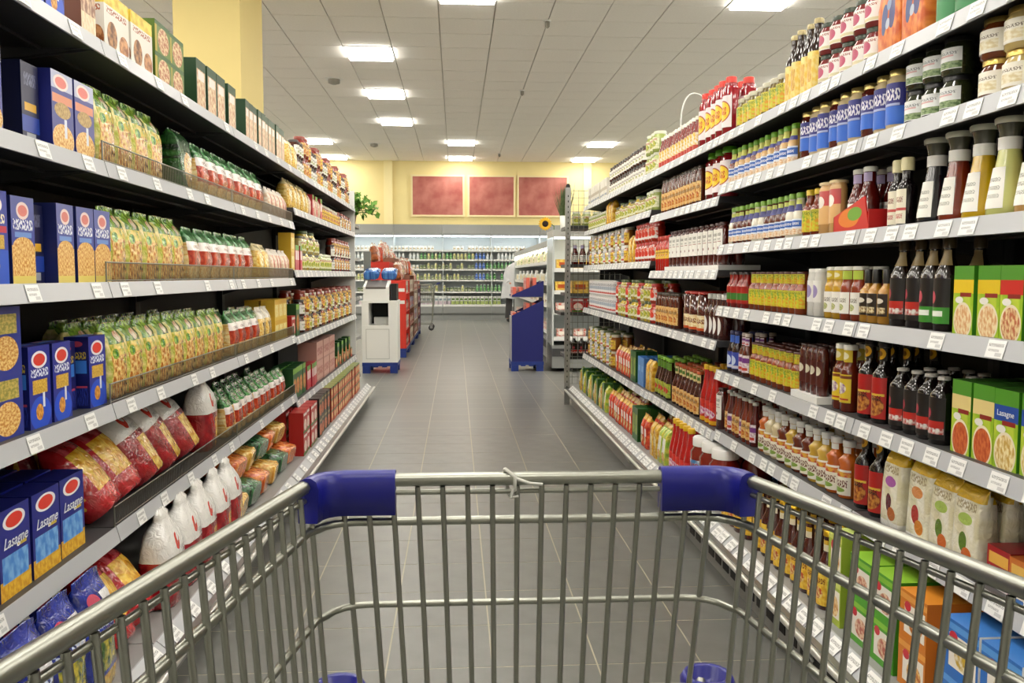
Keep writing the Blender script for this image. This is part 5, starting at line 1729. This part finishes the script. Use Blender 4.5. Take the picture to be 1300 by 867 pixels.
for k in range(300):
    a = random.uniform(0, 2 * PI)
    e = random.uniform(-.35, 1.35)
    r = random.uniform(.12, .34)
    c = Vector((math.cos(a) * math.cos(e) * r, math.sin(a) * math.cos(e) * r * .7, (.13 + math.sin(e) * r * .6)))
    n_ = Vector((random.uniform(-1, 1), random.uniform(-1, 0), random.uniform(0, 1))).normalized()
    u_ = n_.cross(Vector((random.uniform(-1, 1), random.uniform(-1, 1), .3))).normalized()
    v_ = n_.cross(u_)
    L_ = random.uniform(.03, .05)
    b.face([c - u_ * L_, c - v_ * L_ * .55 + n_ * .006, c + u_ * L_, c + v_ * L_ * .55 + n_ * .006], ml)
    if k % 8 == 0:
        stems.tube([(0, 0, .09), tuple(c * .5 + Vector((0, 0, .08))), tuple(c)], .004, mat('stem_green', '#4a6a24', .6), 4)
stuff(build(b, 'leaves', t))
build(stems, 'stems', t)

# wire grid end rack on the sauce side
t = thing('wire_rack', 'wire grid end rack with perforated post beside pickle rack', 'shelf', (1.055, 8.22, 0))
b = MB()
b.box(-.025, .025, -.012, .02, .0, 2.05, M_steel)
post = build(b, 'post', t)
b = MB()
b.lathe([(.02, 2.05), (.02, 2.07), (.012, 2.085)], M_black, 10, 0, .004)
build(b, 'post_cap', post)
b = MB()
b.box(-.004, .004, 0, .002, -.009, .009, M_black)
hm = b.mesh('post_hole')
for k in range(38):
    link('post_hole', hm, post, (0, -.0135, .12 + k * .05))
b = MB()
for k in range(1, 11):
    b.tube([(k * .05, .0, .2), (k * .05, .0, 2.03)], .0022, M_zinc, 4)
for k in range(29):
    b.tube([(.018, .0, .2 + k * .065), (.52, .0, .2 + k * .065)], .0022, M_zinc, 4)
build(b, 'wire_grid', t)
EZ = (1.70, 1.335, 1.06, .88, .46)
for z in EZ:
    b = MB()
    b.box(-.06 if z == .88 else .0, .75, .03, .55, z - .03, z, M_anth_shade)
    build(b, 'shelf', t)
b = MB()
b.box(.4, .75, .552, .57, .1, 1.9, M_back)
build(b, 'back_panel', t)
def er(key, z, n, nm):
    kd = KINDS[key]
    for k in range(n):
        kd.place((1.10 + k * (kd.size[0] + .006) + kd.size[0] / 2, 8.27, z), (0, 0, 0), '%s, %s shelf of wire rack' % (kd.desc, nm), '%s on %s shelf of wire rack' % (kd.desc, nm), True)
er('palel', EZ[0], 4, 'top')
er('kpurple', EZ[1], 5, 'second')
er('cheese_y', EZ[2], 2, 'third')
er('redbox', EZ[3] + 0, 3, 'fourth')
er('blksc', EZ[4], 5, 'fifth')
er('rpack', .186, 0, 'base')

# ------------------------------------------------------------------ shopper by the chilled wall
def skin_mesh(verts, edges, name, mt, parent, sub=2):
    me = bpy.data.meshes.new(name)
    me.from_pydata([v[:3] for v in verts], edges, [])
    o = link(name, me, parent)
    sm = o.modifiers.new('skin', 'SKIN')
    sm.use_smooth_shade = True
    for i, v in enumerate(verts):
        d = me.skin_vertices[0].data[i]
        d.radius = (v[3], v[4] if len(v) > 4 else v[3])
        d.use_root = i == 0
    ss = o.modifiers.new('sub', 'SUBSURF')
    ss.levels = sub
    ss.render_levels = sub
    me.materials.append(mt)
    return o
px, py = 1.50, 22.9
t = thing('person', 'person in pale grey coat and dark trousers at chilled wall', 'person', (px, py, 0))
M_skin = mat('skin', '#c98f70', .6)
M_coat = mat('coat_grey', '#cfcfd0', .8, var=.08, scale=8)
M_trs = mat('trousers_dark', '#3c3a3a', .8)
V = [(0, 0, 1.0, .13, .10), (.03, 0, 1.2, .12, .09), (.10, 0, 1.42, .13, .085), (.15, 0, 1.55, .06), (.20, 0, 1.64, .075, .085), (.235, 0, 1.75, .085, .1), (.24, 0, 1.83, .06),
     (-.09, 0, .93, .10), (-.10, .0, .52, .07), (-.12, .02, .09, .05), (-.10, -.12, .045, .04), (.10, 0, .93, .10), (.10, .03, .52, .07), (.10, .05, .09, .05), (.12, -.08, .045, .04),
     (-.08, .0, 1.44, .07), (-.16, -.02, 1.20, .052), (-.10, -.16, 1.02, .04), (-.06, -.22, 1.0, .03), (.26, 0, 1.40, .07), (.38, -.06, 1.2, .052), (.42, .14, 1.12, .04), (.43, .2, 1.12, .03)]
Ed = [(0, 1), (1, 2), (2, 3), (3, 4), (4, 5), (5, 6), (0, 7), (7, 8), (8, 9), (9, 10), (0, 11), (11, 12), (12, 13), (13, 14), (2, 15), (15, 16), (16, 17), (17, 18), (2, 19), (19, 20), (20, 21), (21, 22)]
skin_mesh(V, Ed, 'body', M_skin, t)
def tube_cloth(secs, mt, name, n=18):
    b = MB()
    rings = [[(cx + rx * math.cos(2 * PI * k / n), cy + ry * math.sin(2 * PI * k / n), z + .012 * math.sin(5 * 2 * PI * k / n) * (i == 0)) for k in range(n)] for i, (cx, cy, z, rx, ry) in enumerate(secs)]
    b.grid(rings, mt)
    return build(b, name, t)
tube_cloth([(0, 0, .62, .32, .25), (0, 0, .8, .30, .24), (.01, 0, 1.0, .275, .23), (.03, 0, 1.2, .26, .21), (.08, 0, 1.40, .27, .19), (.11, 0, 1.49, .21, .15), (.145, 0, 1.57, .09, .095)], M_coat, 'coat')
b = MB()
for pts in ([(-.10, 0, 1.44), (-.175, -.02, 1.2), (-.11, -.15, 1.03)], [(.28, 0, 1.41), (.39, -.06, 1.2), (.425, .12, 1.12)]):
    b.tube(pts, .085, M_coat, 10)
build(b, 'sleeves', t)
b = MB()
b.tube([(-.085, 0, .95), (-.10, 0, .52), (-.12, .02, .1)], .092, M_trs, 10)
b.tube([(.085, 0, .95), (.10, .03, .52), (.10, .05, .1)], .092, M_trs, 10)
build(b, 'trousers', t)
b = MB()
b.tube([(-.12, .06, .05), (-.115, -.02, .055), (-.10, -.14, .045)], .052, M_black, 8)
b.tube([(.10, .09, .05), (.105, .01, .055), (.12, -.10, .045)], .052, M_black, 8)
build(b, 'shoes', t)
b = MB()
rings = [[(.237 + r * math.cos(2 * PI * k / 14), -.005 + r * 1.12 * math.sin(2 * PI * k / 14), z) for k in range(14)] for r, z in ((.088, 1.68), (.104, 1.74), (.106, 1.80), (.09, 1.86), (.05, 1.9), (.004, 1.91))]
b.grid(rings, mat('hair_brown', '#4a3020', .7))
build(b, 'hair', t)
